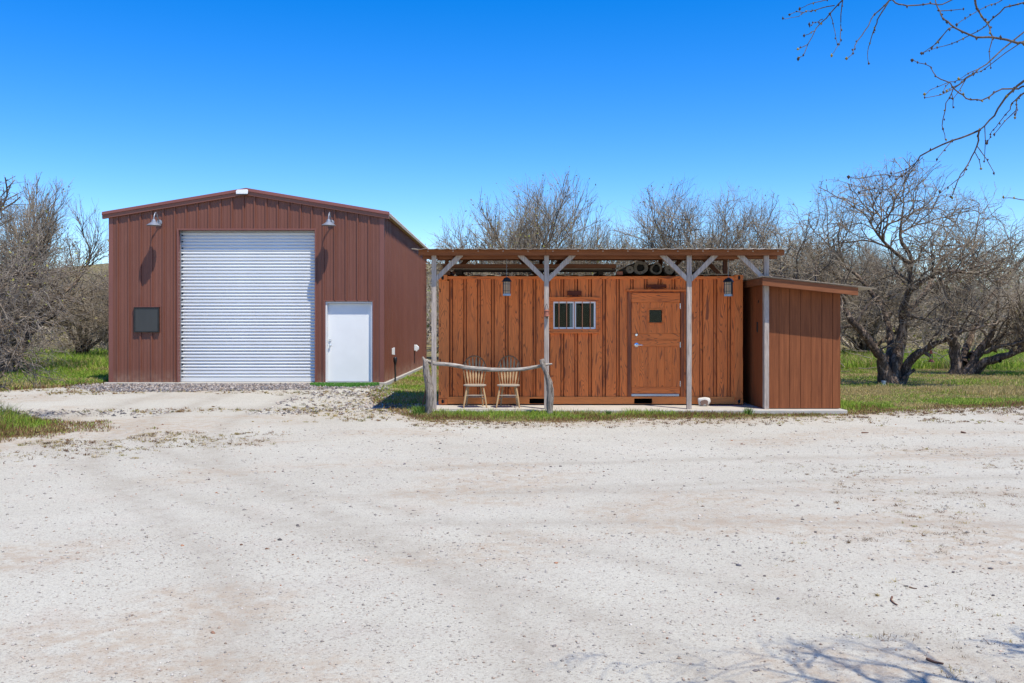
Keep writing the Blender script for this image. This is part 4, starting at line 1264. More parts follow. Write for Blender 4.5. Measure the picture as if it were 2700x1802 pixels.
# ------------------------------------------------------------------ chairs
def make_chair(label):
    t = thing("windsor_chair", label, "chair", (0, 0, 0), "wooden chairs on the concrete pad")
    def B(m, name, mat, **k): return m.build(name, mat, t, local=True, **k)
    m = MB(); pts = []
    for k in range(32):
        a_ = 2 * math.pi * k / 32
        ex = 0.222 * abs(math.cos(a_)) ** 0.62 * (1 if math.cos(a_) > 0 else -1)
        ey = 0.205 * abs(math.sin(a_)) ** 0.7 * (1 if math.sin(a_) > 0 else -1)
        if ey > 0: ex *= 1 - 0.16 * (ey / 0.205)
        pts.append((ex, ey))
    prof_ = [(0.90, 0.408), (1.0, 0.418), (1.0, 0.432), (0.94, 0.441), (0.6, 0.432), (0.0, 0.430)]
    vs = []; n_ = 32
    for s_, z_ in prof_[:-1]:
        vs += [(x * s_, y * s_, z_) for x, y in pts]
    vs.append((0, 0, 0.430)); fs = [tuple(range(n_))[::-1]]
    for i in range(4):
        for k in range(n_):
            k2 = (k + 1) % n_
            fs.append((i * n_ + k, i * n_ + k2, (i + 1) * n_ + k2, (i + 1) * n_ + k))
    for k in range(n_): fs.append((4 * n_ + k, 4 * n_ + (k + 1) % n_, 5 * n_))
    m.add(vs, fs); B(m, "seat", M['chair_grey'], smooth=40)
    for sx_, sy_, yt, yb in ((-1, -1, -0.13, -0.185), (1, -1, -0.13, -0.185), (-1, 1, 0.12, 0.195), (1, 1, 0.12, 0.195)):
        xt, xb = sx_ * (0.155 if sy_ < 0 else 0.115), sx_ * (0.222 if sy_ < 0 else 0.165)
        ts = (0, 0.12, 0.3, 0.5, 0.75, 1.0); rr = (0.012, 0.015, 0.0175, 0.019, 0.0165, 0.013)
        m = MB(); m.tube([(xt + (xb - xt) * s, yt + (yb - yt) * s, 0.412 * (1 - s)) for s in ts], list(rr), 12); B(m, "leg", M['chair'], smooth=60)
    def lp(sx_, sy_, s):
        xt, xb = sx_ * (0.155 if sy_ < 0 else 0.115), sx_ * (0.222 if sy_ < 0 else 0.165)
        yt, yb = (-0.13, -0.185) if sy_ < 0 else (0.12, 0.195)
        return Vector((xt + (xb - xt) * s, yt + (yb - yt) * s, 0.412 * (1 - s)))
    def stretch(a_, b_):
        m = MB(); m.tube([a_, a_.lerp(b_, 0.2), a_.lerp(b_, 0.5), a_.lerp(b_, 0.8), b_], [0.008, 0.0105, 0.0125, 0.0105, 0.008], 10); B(m, "stretcher", M['chair_grey'], smooth=60)
    stretch(lp(-1, -1, 0.42), lp(1, -1, 0.42))
    stretch(lp(-1, 1, 0.55), lp(1, 1, 0.55))
    stretch(lp(-1, -1, 0.58), lp(-1, 1, 0.62)); stretch(lp(1, -1, 0.58), lp(1, 1, 0.62))
    # bent hoop
    def back_y(z): return 0.165 + (z - 0.43) * 0.16
    hoop = []
    for k in range(33):
        u_ = k / 32
        if u_ < 0.25: q_ = u_ / 0.25; x = -0.170 - 0.052 * q_; z = 0.435 + 0.295 * q_
        elif u_ > 0.75: q_ = (1 - u_) / 0.25; x = 0.170 + 0.052 * q_; z = 0.435 + 0.295 * q_
        else:
            a_ = math.pi * (1 - (u_ - 0.25) / 0.5); x = 0.222 * math.cos(a_); z = 0.730 + 0.255 * math.sin(a_)
        hoop.append((x, back_y(z), z))
    m = MB(); m.tube(hoop, 0.0115, 10); B(m, "hoop", M['hoop'], smooth=60)
    # arrow spindles
    for k in range(6):
        f = (k - 2.5) / 2.5
        xb_, xt_ = f * 0.118, f * 0.178
        zt_ = 0.730 + 0.255 * math.sqrt(max(0.0, 1 - (xt_ / 0.222) ** 2))
        prof_ = [(0.0, 0.006), (0.1, 0.007), (0.18, 0.011), (0.30, 0.0175), (0.42, 0.015), (0.60, 0.0155), (0.75, 0.019), (0.84, 0.016), (0.93, 0.007), (1.0, 0.005)]
        m = MB(); vs = []
        for s_, w_ in prof_:
            z = 0.432 + (zt_ - 0.432) * s_; x = xb_ + (xt_ - xb_) * s_; y = back_y(z); d_ = 0.0055
            vs += [(x - w_, y - d_ * 0.5, z), (x, y - d_, z), (x + w_, y - d_ * 0.5, z), (x + w_, y + d_, z), (x - w_, y + d_, z)]
        fs = []
        for i in range(len(prof_) - 1):
            for q_ in range(5):
                q2 = (q_ + 1) % 5; fs.append((i * 5 + q_, i * 5 + q2, i * 5 + 5 + q2, i * 5 + 5 + q_))
        fs += [tuple(range(5))[::-1], tuple(range(len(vs) - 5, len(vs)))]
        m.add(vs, fs); B(m, "spindle", M['chair'], smooth=40)
    return t


ch = make_chair("weathered wooden hoop-back chair nearer the container's left corner post")
ch.location = (-0.741, 17.86, PZ + 0.001); ch.rotation_euler.z = R(4)
c2 = copy_tree(ch); c2["label"] = "weathered wooden hoop-back chair nearer the barred window"
c2.location = (-0.091, 17.85, PZ + 0.001); c2.rotation_euler.z = R(-3)

# ------------------------------------------------------------------ hitching rail of gnarled branches
hr = thing("hitching_rail", "rustic hitching rail of bleached crooked branches in front of the chairs", "hitching rail", (-0.4, 16.97, 0.03))
def gnarl(path, radii, n=14, seed=1, amp=0.12):
    """knotty limb: noisy radius around the axis"""
    r = random.Random(seed); m = MB()
    pts = [Vector(p) for p in path]; dense = []; rad = []
    for i in range(len(pts) - 1):
        for k in range(6):
            s_ = k / 6; dense.append(pts[i].lerp(pts[i + 1], s_)); rad.append(radii[i] + (radii[i + 1] - radii[i]) * s_)
    dense.append(pts[-1]); rad.append(radii[-1])
    for _ in range(3):
        dense = [dense[0]] + [(dense[i - 1] + dense[i] * 2 + dense[i + 1]) / 4 for i in range(1, len(dense) - 1)] + [dense[-1]]
    m.tube(dense, rad, n)
    ph = [r.uniform(0, 6.28) for _ in range(6)]
    nr = len(dense)
    for i in range(nr):
        for k in range(n):
            idx = i * n + k; a_ = 2 * math.pi * k / n; t_ = i / nr
            g = 1 + amp * (math.sin(2 * a_ + ph[0] + t_ * 9) * 0.6 + math.sin(3 * a_ + ph[1] - t_ * 15) * 0.5 + math.sin(5 * a_ + ph[2] + t_ * 31) * 0.35) + r.uniform(-0.04, 0.04)
            v = Vector(m.v[idx]); c_ = dense[i]; m.v[idx] = tuple(c_ + (v - c_) * g)
    return m
gnarl([(-1.545, 16.95, -0.12), (-1.55, 16.95, 0.2), (-1.515, 16.94, 0.42), (-1.565, 16.95, 0.65), (-1.60, 16.95, 0.9), (-1.615, 16.94, 1.03), (-1.665, 16.93, 1.115)], [0.078, 0.068, 0.075, 0.066, 0.055, 0.042, 0.016], 14, 3, 0.16).build("rail_post", M['driftwood_z'], hr, smooth=60)
gnarl([(0.675, 16.95, -0.12), (0.67, 16.95, 0.15), (0.69, 16.95, 0.42), (0.665, 16.95, 0.63), (0.61, 16.94, 0.82), (0.555, 16.93, 0.96), (0.515, 16.93, 1.07)], [0.068, 0.058, 0.062, 0.056, 0.046, 0.05, 0.043], 14, 5, 0.16).build("rail_post", M['driftwood_z'], hr, smooth=60)
gnarl([(-1.62, 17.02, 1.06), (-1.5, 17.03, 0.99), (-1.2, 17.03, 0.975), (-0.8, 17.03, 0.905), (-0.4, 17.03, 0.875), (-0.05, 17.03, 0.872), (0.2, 17.03, 0.885), (0.42, 17.03, 0.93), (0.6, 17.02, 0.965), (0.72, 17.01, 0.985)], [0.022, 0.038, 0.034, 0.038, 0.040, 0.038, 0.036, 0.032, 0.026, 0.014], 12, 7, 0.10).build("cross_rail", M['driftwood'], hr, smooth=60)
gnarl([(-1.50, 16.99, 0.95), (-1.49, 16.99, 1.08), (-1.485, 16.98, 1.12)], [0.022, 0.015, 0.006], 8, 2).build("broken_stub", M['driftwood_z'], hr, smooth=60)
for i, (xa, xb, dy, lab) in enumerate(((-1.72, -1.585, 0.03, "brown wooden stake leaning against the left rail post, the outer one"), (-1.655, -1.545, 0.07, "brown wooden stake leaning against the left rail post, the inner one"))):
    o = MB(); o.bar((xa, 17.06 + dy, 0.02), (xb, 17.06 + dy, 0.66), 0.045, 0.022); o = o.build("leaning_stake", M['stake'], None, bevel=0.003); tag(o, lab, "stake")

# ------------------------------------------------------------------ painted rock
rk = thing("painted_rock", "whitewashed rock with a brown painted bear leaning on the container", "rock", (3.754, 18.12, PZ))
import bmesh
bm = bmesh.new(); bmesh.ops.create_icosphere(bm, subdivisions=3, radius=1.0); r_ = random.Random(6)
for v in bm.verts:
    x, y, z = v.co; w = 0.098 + 0.052 * (z + 1) / 2
    v.co = Vector((x * w * (1 + 0.06 * math.sin(5 * z + 2 * x)), y * 0.055, max(-0.08, min(0.080 + 0.006 * math.sin(4 * x + 1), z * 0.125 + 0.005 * math.sin(9 * x))) + 0.086))
me = bpy.data.meshes.new("rock_body"); bm.to_mesh(me); bm.free(); me.materials.append(M['white_rock'])
o = bpy.data.objects.new("rock_body", me); col.objects.link(o); o.parent = rk
for p_ in me.polygons: p_.use_smooth = True
bear = [(-0.075, 0.02), (-0.072, 0.055), (-0.085, 0.065), (-0.08, 0.085), (-0.062, 0.108), (-0.03, 0.118), (0.005, 0.124), (0.04, 0.118), (0.062, 0.10), (0.066, 0.075), (0.058, 0.05), (0.062, 0.02), (0.035, 0.018), (0.03, 0.045), (-0.018, 0.045), (-0.025, 0.018), (-0.048, 0.018), (-0.05, 0.045), (-0.06, 0.02)]
m = MB(); m.prism([(a_, b_ + 0.004) for a_, b_ in bear], 'xz', -0.068, -0.030); m.build("painted_bear", M['brown_paint'], rk, local=True)

# ------------------------------------------------------------------ trees
def tubes_np(polys, n):
    """polys: list of (list of xyz, list of radii) -> V, F(quads)"""
    groups = {}
    for p, r in polys: groups.setdefault(len(p), []).append((p, r))
    Vs, Fs, base = [], [], 0
    ang = np.arange(n) * 2 * np.pi / n
    for k, lst in groups.items():
        P = np.array([q[0] for q in lst], float); Rr = np.array([q[1] for q in lst], float)
        T = np.empty_like(P); T[:, 1:-1] = P[:, 2:] - P[:, :-2]; T[:, 0] = P[:, 1] - P[:, 0]; T[:, -1] = P[:, -1] - P[:, -2]
        T /= np.linalg.norm(T, axis=2, keepdims=True) + 1e-9
        ref = np.where(np.abs(T[:, :1, 2:3]) > 0.8, np.array([1.0, 0.2, 0.1]), np.array([0.1, 0.2, 1.0]))
        S = np.cross(T, np.broadcast_to(ref, T.shape)); S /= np.linalg.norm(S, axis=2, keepdims=True) + 1e-9
        U = np.cross(T, S)
        V = P[:, :, None, :] + (S[:, :, None, :] * np.cos(ang)[None, None, :, None] + U[:, :, None, :] * np.sin(ang)[None, None, :, None]) * Rr[:, :, None, None]
        m = len(lst)
        idx = np.arange(m * k * n).reshape(m, k, n)
        a_ = idx[:, :-1, :]; b_ = np.roll(idx, -1, axis=2)[:, :-1, :]; c_ = np.roll(idx, -1, axis=2)[:, 1:, :]; d_ = idx[:, 1:, :]
        Fs.append(np.stack([a_, b_, c_, d_], -1).reshape(-1, 4) + base)
        Vs.append(V.reshape(-1, 3)); base += m * k * n
    return np.concatenate(Vs), np.concatenate(Fs)


def rand_dir(rng):
    z = rng.uniform(-1, 1); a_ = rng.uniform(0, 2 * math.pi); s = math.sqrt(1 - z * z)
    return Vector((s * math.cos(a_), s * math.sin(a_), z))


def grow(rng, p, d, length, r, lvl, Q, out):
    """one wandering branch and its offspring"""
    spec = Q['levels'][lvl]
    n = spec['n']; step = length / n
    pts = [tuple(p)]; rad = [r]; p = Vector(p); d = Vector(d).normalized()
    env = Q.get('env'); dirs = [d.copy()]
    ax = rand_dir(rng) * spec.get('curl', 0.0)
    for i in range(n):
        zrel = (p.z - Q['zlo']) / (Q['zhi'] - Q['zlo'])
        trop = spec['up'] * (zrel - Q.get('neutral', 0.35)) * 1.6 + spec.get('lift', 0.0)
        d = (d + ax.cross(d) + rand_dir(rng) * spec['wander'] + Vector((0, 0, trop))).normalized()
        p = p + d * step
        if p.z < Q.get('floor', 0.25) * (1 + 0.5 * rng.random()): d.z = abs(d.z) + 0.25; d.normalize()
        if p.z < 0.06: break
        pts.append(tuple(p)); rad.append(r * (1 - (1 - spec['taper']) * (i + 1) / n)); dirs.append(d.copy())
        if env:
            c_, h_ = env
            if ((p.x - c_[0]) / h_[0]) ** 2 + ((p.y - c_[1]) / h_[1]) ** 2 + ((p.z - c_[2]) / h_[2]) ** 2 > 1.0 + rng.uniform(-0.12, 0.30) and lvl > 0:
                break
    if len(pts) < 2: return
    out[lvl].append((pts, rad))
    spawn(rng, pts, rad, dirs, length, lvl, Q, out)


def spawn(rng, pts, rad, dirs, length, lvl, Q, out):
    if lvl + 1 >= len(Q['levels']) or len(pts) < 2: return
    ch = Q['levels'][lvl + 1]
    cnt = ch['count'] * (len(pts) - 1) / max(1, Q['levels'][lvl]['n'])
    cnt = int(cnt) + (1 if rng.random() < cnt % 1 else 0)
    for k in range(cnt):
        t = ch['from'] + (1 - ch['from']) * ((k + rng.random()) / cnt)
        f = t * (len(pts) - 1); i = min(int(f), len(pts) - 2); s = f - i
        q = Vector(pts[i]).lerp(Vector(pts[i + 1]), s); d = dirs[min(i + 1, len(dirs) - 1)]
        perp = d.cross(rand_dir(rng))
        if perp.length < 0.05: continue
        perp.normalize()
        a_ = R(rng.uniform(*ch['angle']))
        nd = d * math.cos(a_) + perp * math.sin(a_)
        rr = min(rad[i] * 0.8, max(ch['rmin'], rad[i] * ch['rr']))
        grow(rng, q, nd, ch['len'] * rng.uniform(0.6, 1.35) * (1.0 - 0.35 * t), rr, lvl + 1, Q, out)


def levels(counts=(6, 6, 7, 6), lens=(2.2, 1.3, 0.75, 0.42), twig=0.0065, wander=0.3, up=0.10, droop=0.0, ang=(30, 70), curl=0.16):
    base = [dict(n=6, wander=0.22, up=0.05, taper=0.5)]
    ns = (7, 6, 4, 3); rmins = (0.030, 0.018, twig * 1.3, twig)
    for i in range(len(counts)):
        base.append(dict(n=ns[i], count=counts[i], len=lens[i], wander=wander * (1, 1.05, 0.9, 0.7)[i], up=up, lift=-droop * (0, 0.5, 1, 1)[i], taper=(0.35, 0.35, 0.45, 0.4)[i], rr=(0.5, 0.45, 0.45, 0.5)[i], rmin=rmins[i],
                         angle=ang, curl=curl * (1.0, 1.0, 1.2, 1.2)[i], **{'from': (0.30, 0.15, 0.1, 0.08)[i]}))
    return base


def bud_faces(rng_np, centers, size, cols):
    n = len(centers)
    a_ = rng_np.normal(size=(n, 3)); a_ /= np.linalg.norm(a_, axis=1, keepdims=True)
    b_ = rng_np.normal(size=(n, 3)); b_ -= (b_ * a_).sum(1, keepdims=True) * a_; b_ /= np.linalg.norm(b_, axis=1, keepdims=True)
    s = size * rng_np.uniform(0.6, 1.4, (n, 1))
    V = np.stack([centers - a_ * s, centers + b_ * s * 0.55, centers + a_ * s, centers - b_ * s * 0.55], 1).reshape(-1, 3)
    F = np.arange(n * 4).reshape(n, 4)
    return V, F, np.repeat(cols, 4, 0)


def tree(name, label, base, stems, Q, seed, twig_mat='twig', buds=0, bud_size=0.03, bud_cols=((0.30, 0.30, 0.06), (0.22, 0.16, 0.07)), group=None, trunk_mat='bark'):
    rng = random.Random(seed); rn = np.random.default_rng(seed)
    out = [[] for _ in Q['levels']]
    base = Vector(base)
    for pts, r0, r1 in stems:
        pts = [Vector(p) - base for p in pts]
        dense = []
        for i in range(len(pts) - 1):
            for k in range(3):
                s = k / 3
                p0, p1, p2, p3 = pts[max(i - 1, 0)], pts[i], pts[i + 1], pts[min(i + 2, len(pts) - 1)]
                dense.append(0.5 * ((2 * p1) + (p2 - p0) * s + (2 * p0 - 5 * p1 + 4 * p2 - p3) * s * s + (3 * p1 - p0 - 3 * p2 + p3) * s ** 3))
        dense.append(pts[-1])
        dense = [dense[0]] + [q + rand_dir(rng) * r0 * 0.22 for q in dense[1:]]
        n = len(dense)
        rad = [r0 + (r1 - r0) * (i / (n - 1)) ** 0.8 for i in range(n)]
        rad[0] *= 1.3
        rad = [q * rng.uniform(0.9, 1.12) for q in rad]
        dirs = [(dense[min(i + 1, n - 1)] - dense[max(i - 1, 0)]).normalized() for i in range(n)]
        tp = [tuple(q) for q in dense]
        out[0].append((tp, rad))
        Q0 = dict(Q); lv0 = dict(Q['levels'][0]); lv0['n'] = n - 1; Q0['levels'] = [lv0] + Q['levels'][1:]
        spawn(rng, tp, rad, dirs, 1.0, 0, Q0, out)
        # leader carries on past the end of the stem
        grow(rng, dense[-1], dirs[-1], Q['levels'][1]['len'], rad[-1], 1, Q0, out)
    t = thing(name, label, "tree", tuple(base), group)
    V, F = tubes_np(out[0], 9)
    mesh_arrays("trunk", V, F, M[trunk_mat], t, smooth=True)
    V1, F1 = tubes_np(out[1] + out[2], 5)
    polys = [q for lv in out[3:] for q in lv]
    V2, F2 = tubes_np(polys, 3)
    cr_ = mesh_arrays("crown", np.concatenate([V1, V2]), np.concatenate([F1, F2 + len(V1)]), M['limb'], t)
    cr_.data.materials.append(M[twig_mat])
    mi = np.zeros(len(F1) + len(F2), dtype=np.int32); mi[len(F1):] = 1
    cr_.data.polygons.foreach_set("material_index", mi)
    if buds:
        tw = out[-1] + out[-2]
        sel = [tw[rng.randrange(len(tw))] for _ in range(buds)]
        cen = np.array([s[0][rng.randrange(1, len(s[0]))] for s in sel])
        cc = np.array([bud_cols[rng.randrange(len(bud_cols))] for _ in sel]) * rn.uniform(0.6, 1.3, (len(sel), 1))
        Vb, Fb, Cb = bud_faces(rn, cen, bud_size, cc)
        o = mesh_arrays("leaf_buds", Vb, Fb, M['bud'], t, colors=Cb); tag(o, kind="stuff")
    return t


GREENISH = ((0.34, 0.33, 0.06), (0.24, 0.20, 0.08), (0.40, 0.36, 0.10))
DULL = ((0.20, 0.15, 0.08), (0.15, 0.11, 0.07), (0.33, 0.29, 0.08))

# right-hand multi-stemmed tree beside the shed
D = 26.0
b0 = at(2345, 1016, D)
stems = [([at(2337, 1022, D), at(2331, 965, D - .1), at(2316, 930, D - .3), at(2262, 868, D - .5), at(2215, 805, D - .5), at(2150, 765, D - .3), at(2090, 735, D - .2)], 0.205, 0.022),
         ([at(2354, 1022, D), at(2364, 950, D + .1), at(2376, 880, D + .2), at(2380, 820, D), at(2398, 760, D - .2), at(2400, 690, D - .1), at(2372, 620, D), at(2380, 560, D)], 0.20, 0.022),
         ([at(2368, 1022, D + .1), at(2386, 975, D), at(2425, 930, D - .4), at(2470, 908, D - .7), at(2540, 872, D - 1.1), at(2600, 862, D - 1.3)], 0.175, 0.022),
         ([at(2340, 965, D + .3), at(2346, 890, D + .8), at(2325, 810, D + 1.4), at(2270, 740, D + 1.8), at(2215, 690, D + 2.0), at(2180, 640, D + 2.0)], 0.12, 0.02),
         ([at(2382, 830, D + .1), at(2440, 770, D + .8), at(2470, 700, D + 1.4), at(2530, 650, D + 1.8)], 0.10, 0.02),
         ([at(2395, 770, D - .2), at(2450, 730, D - .8), at(2500, 715, D - 1.2), at(2560, 720, D - 1.4)], 0.08, 0.018),
         ([at(2400, 700, D - .1), at(2330, 640, D - .6), at(2290, 580, D - 1.0)], 0.07, 0.018)]
Q = dict(levels=levels((7.0, 6.5, 5.5, 3.2), (2.0, 1.4, 0.95, 0.5), 0.0076, 0.34, 0.08, 0.0, (28, 70), 0.22), zlo=0.5, zhi=6.0, neutral=0.3, floor=0.9, env=((0.0, 0.2, 3.55), (3.4, 3.0, 2.65)))
tree("mesquite_tree", "bare twisted multi-stemmed tree just right of the shed", b0, stems, Q, 11, buds=900, bud_size=0.028, bud_cols=DULL, group="bare trees round the clearing")
o = MB(); g_ = gnarl([Vector(at(2378, 1003, D - .15)), Vector(at(2392, 990, D - .2)), Vector(at(2412, 974, D - .25))], [0.06, 0.05, 0.045], 10, 4); g_ = g_.build("stump_branch", M['bark'], None, smooth=60); tag(g_, "sawn-off dark branch stub at the foot of the near right tree", "branch")

D = 31.5
b0 = at(2535, 985, D)
stems = [([at(2520, 992, D), at(2520, 930, D), at(2515, 880, D - .2), at(2530, 800, D - .2), at(2565, 720, D), at(2570, 640, D)], 0.24, 0.025),
         ([at(2548, 992, D), at(2572, 945, D - .1), at(2600, 905, D - .3), at(2630, 830, D - .4), at(2640, 740, D - .3)], 0.22, 0.025),
         ([at(2558, 990, D + .1), at(2600, 955, D - .4), at(2660, 935, D - .9), at(2740, 905, D - 1.3), at(2830, 870, D - 1.5)], 0.21, 0.025),
         ([at(2540, 960, D + .2), at(2555, 900, D + .8), at(2600, 800, D + 1.6), at(2680, 700, D + 2.0), at(2740, 640, D + 2.0)], 0.15, 0.022),
         ([at(2560, 940, D + .1), at(2640, 890, D + .4), at(2720, 870, D + .3)], 0.12, 0.02)]
Q = dict(levels=levels((7.0, 6.5, 5.5, 3.2), (2.2, 1.5, 1.0, 0.55), 0.0088, 0.34, 0.07, 0.0, (28, 70), 0.22), zlo=0.5, zhi=6.2, neutral=0.3, floor=0.8, env=((1.4, 0.2, 3.3), (4.2, 3.2, 3.0)))
tree("mesquite_tree", "low spreading bare tree at the right edge of the picture", b0, stems, Q, 23, 'twig', buds=900, bud_size=0.03, bud_cols=DULL, group="bare trees round the clearing")


def auto_tree(label, x, y, h, w, seed, nst=7, twig='twig', buds=600, dens=1.0, lean=0.0, twr=0.009, bud_size=0.04, bc=DULL, up=0.08, trunk_r=0.13, ang=(18, 48), curl=0.10, low=0.5):
    """fan of stems from one root; outer stems lean to the edge of the crown"""
    rng = random.Random(seed)
    zb = float(ground_z(x, y))
    stems = []
    for k in range(nst):
        a_ = 2 * math.pi * (k + rng.random() * 0.7) / nst
        rr = (0.25 + 0.75 * ((k * 0.618) % 1.0)) * w * 0.40
        ox, oy = math.cos(a_) * rr + lean, math.sin(a_) * rr * 0.8
        top = h * (0.66 - 0.30 * (rr / (w * 0.4)) ** 2) * rng.uniform(0.85, 1.1)
        j = lambda s: rng.uniform(-s, s)
        stems.append(([(x + ox * 0.03, y + oy * 0.03, zb - 0.1), (x + ox * 0.16 + j(.08), y + oy * 0.16, zb + top * 0.27), (x + ox * 0.42 + j(.15), y + oy * 0.42, zb + top * 0.55), (x + ox * 0.74 + j(.2), y + oy * 0.74, zb + top * 0.8), (x + ox, y + oy, zb + top)], trunk_r * rng.uniform(0.7, 1.1), 0.03))
    Q = dict(levels=levels((6.5 * dens, 5.5 * dens, 5.5, 3.4), (0.32 * h, 0.23 * h, 0.155 * h, 0.09 * h), twr, 0.27, up, 0.0, ang, curl), zlo=0.3, zhi=h, neutral=0.15, floor=low, env=((lean * 0.5, 0, h * 0.50), (w * 0.52, w * 0.46, h * 0.50)))
    return tree("mesquite_tree", label, (x, y, zb), stems, Q, seed, twig, buds, bud_size, bc, "bare trees round the clearing")


# trees seen above the patio cover
T_A = auto_tree("tallest bare tree rising behind the left half of the patio cover", 0.75, 37.0, 7.6, 8.2, 31, 12, twr=0.0100, buds=2000, bc=GREENISH, bud_size=0.04, up=0.11, ang=(15, 40))
T_B = auto_tree("bare tree behind the middle of the patio cover above the rolls", 6.3, 35.5, 7.3, 5.4, 37, 8, twr=0.0095, buds=800, bud_size=0.035, up=0.10, ang=(22, 55), curl=0.16)
T_E = auto_tree("dark twisted bare tree behind the lean-to shed roof", 10.4, 33.0, 6.2, 5.8, 47, 7, twr=0.0098, buds=500, up=0.05, ang=(28, 68), curl=0.24)
T_L = auto_tree("large bare tree at the left edge with upswept fine branches", -15.9, 29.0, 6.0, 8.6, 53, 11, twr=0.0086, buds=500, up=0.12, trunk_r=0.16, ang=(15, 42))


def again(src, label, x, y, sc, rz_, sx_=1.0):
    """another tree of the same build, turned and resized"""
    c = copy_tree(src); c["label"] = label
    c.location = (x, y, float(ground_z(x, y))); c.rotation_euler = (0, 0, R(rz_)); c.scale = (sc * sx_, sc * sx_, sc)


again(T_B, "slender bare tree behind the right end of the patio cover", 8.9, 36.5, 1.0, 130, 0.85)
again(T_A, "low bushy bare tree filling the gap between the two trees above the cover", 3.9, 40.0, 0.80, 100, 0.85)
again(T_L, "low brushy bare tree just right of the workshop's far corner", -2.0, 43.0, 0.95, 200, 0.75)
again(T_E, "low wide bare tree filling in behind the lean-to shed", 13.5, 44.0, 1.0, 110, 1.3)
again(T_L, "pale bare tree between the two nearest trees on the right", 17.6, 46.0, 1.0, 70)
# left side
again(T_E, "gnarled bare tree half hidden behind the workshop's left corner", -15.2, 38.0, 0.82, 40, 1.1)
again(T_E, "dark trunked bare tree standing in tall grass left of the workshop", -18.7, 40.0, 0.82, 170, 1.3)
again(T_E, "bare leaning tree behind the tall grass at far left", -22.5, 39.0, 0.80, 285, 1.35)
# near low tree whose branches reach in at the left edge
b0 = (-10.6, 15.6, 0.1)
stems = [([(-10.6, 15.6, 0.0), (-10.2, 15.4, 0.7), (-9.6, 15.2, 1.2), (-9.0, 15.0, 1.45), (-8.5, 14.9, 1.5)], 0.08, 0.02),
         ([(-10.6, 15.6, 0.0), (-10.3, 15.8, 0.9), (-9.7, 15.9, 1.8), (-9.1, 15.8, 2.3), (-8.6, 15.7, 2.5)], 0.09, 0.02),
         ([(-10.6, 15.6, 0.0), (-10.7, 15.8, 1.2), (-10.4, 15.9, 2.4), (-9.9, 15.8, 3.1), (-9.2, 15.8, 3.5)], 0.09, 0.025),
         ([(-10.6, 15.6, 0.0), (-10.0, 15.2, 0.4), (-9.4, 15.0, 0.75), (-8.8, 14.8, 0.85), (-8.3, 14.7, 0.75)], 0.06, 0.015)]
Q = dict(levels=levels((8, 7.5, 6, 4), (1.4, 1.0, 0.6, 0.35), 0.0052, 0.30, 0.04, 0.02), zlo=0.2, zhi=4.0, neutral=0.35, floor=0.45, env=((1.1, 0, 2.0), (2.35, 1.6, 2.0)))
tree("mesquite_tree", "near bare tree reaching pale budding branches in from the left edge", b0, stems, Q, 71, 'twig_pale', buds=900, bud_size=0.022, bud_cols=GREENISH, group="bare trees round the clearing")

# ------------------------------------------------------------------ far thicket: one grey mass of brush behind the clearing
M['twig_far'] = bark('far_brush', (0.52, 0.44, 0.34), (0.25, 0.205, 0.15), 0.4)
rngp = random.Random(90); rn = np.random.default_rng(90)
variants = []
for v_ in range(5):
    h = 1.0
    out = [[] for _ in range(4)]
    lv = [dict(n=5, wander=0.2, up=0.05, taper=0.5), dict(n=4, count=5, len=0.45, wander=0.34, up=0.1, taper=0.35, rr=0.5, rmin=0.0060, angle=(25, 70), **{'from': 0.15}),
          dict(n=3, count=5, len=0.30, wander=0.34, up=0.08, taper=0.4, rr=0.5, rmin=0.0042, angle=(25, 70), **{'from': 0.1}),
          dict(n=2, count=1.9, len=0.24, wander=0.3, up=0.05, taper=0.4, rr=0.5, rmin=0.0032, angle=(25, 65), **{'from': 0.1})]
    Qb = dict(levels=lv, zlo=0.0, zhi=1.0, neutral=0.3, floor=0.03)
    for k in range(6):
        a_ = 2 * math.pi * k / 6 + rngp.random()
        grow(rngp, (0, 0, 0), (math.cos(a_) * 0.55, math.sin(a_) * 0.55, 0.75), 0.75, 0.017, 0, Qb, out)
    V, F = tubes_np([q for l_ in out for q in l_], 3)
    tips = np.array([q[0][-1] for q in out[3]])
    variants.append((V, F, tips))
VV, FF, base, LC = [], [], 0, []
def put_bush(x, y, h, w):
    global base
    V, F, tips = variants[rngp.randrange(5)]
    a_ = rngp.uniform(0, 6.28); c_, s_ = math.cos(a_), math.sin(a_)
    Rm = np.array([[c_ * w, -s_ * w, 0], [s_ * w, c_ * w, 0], [0, 0, h]])
    o_ = np.array([x, y, float(ground_z(x, y)) - 0.05])
    VV.append(V @ Rm.T + o_); FF.append(F + base); base += len(V)
    LC.append(tips[rn.integers(0, len(tips), int(150))] @ Rm.T + o_)
for k in range(104):
    y = 44 + 62 * (k / 104.0) ** 1.25
    half = 0.60 * y + 4
    x = -half + 2 * half * ((k * 0.618) % 1.0)
    hmax = min(8.0, 1.677 + (861 - 680) * y / 2430 if x > 4 else 1.677 + (861 - 725) * y / 2430)
    h = hmax * rngp.uniform(0.75, 1.12)
    put_bush(x, y, h, h * rngp.uniform(0.85, 1.2))
th = mesh_arrays("thicket", np.concatenate(VV), np.concatenate(FF), M['twig_far'])
tag(th, "grey tangled mass of bare brush filling the distance behind the clearing", "brush", None, "stuff")
LC = np.concatenate(LC); cc = np.array(GREENISH + ((0.16, 0.20, 0.05),))[rn.integers(0, 4, len(LC))] * rn.uniform(0.5, 1.1, (len(LC), 1))
Vb, Fb, Cb = bud_faces(rn, LC, 0.10, cc)
o = mesh_arrays("thicket_leaves", Vb, Fb, M['bud'], colors=Cb); tag(o, "yellow green new leaves scattered through the distant brush", "leaves", None, "stuff")

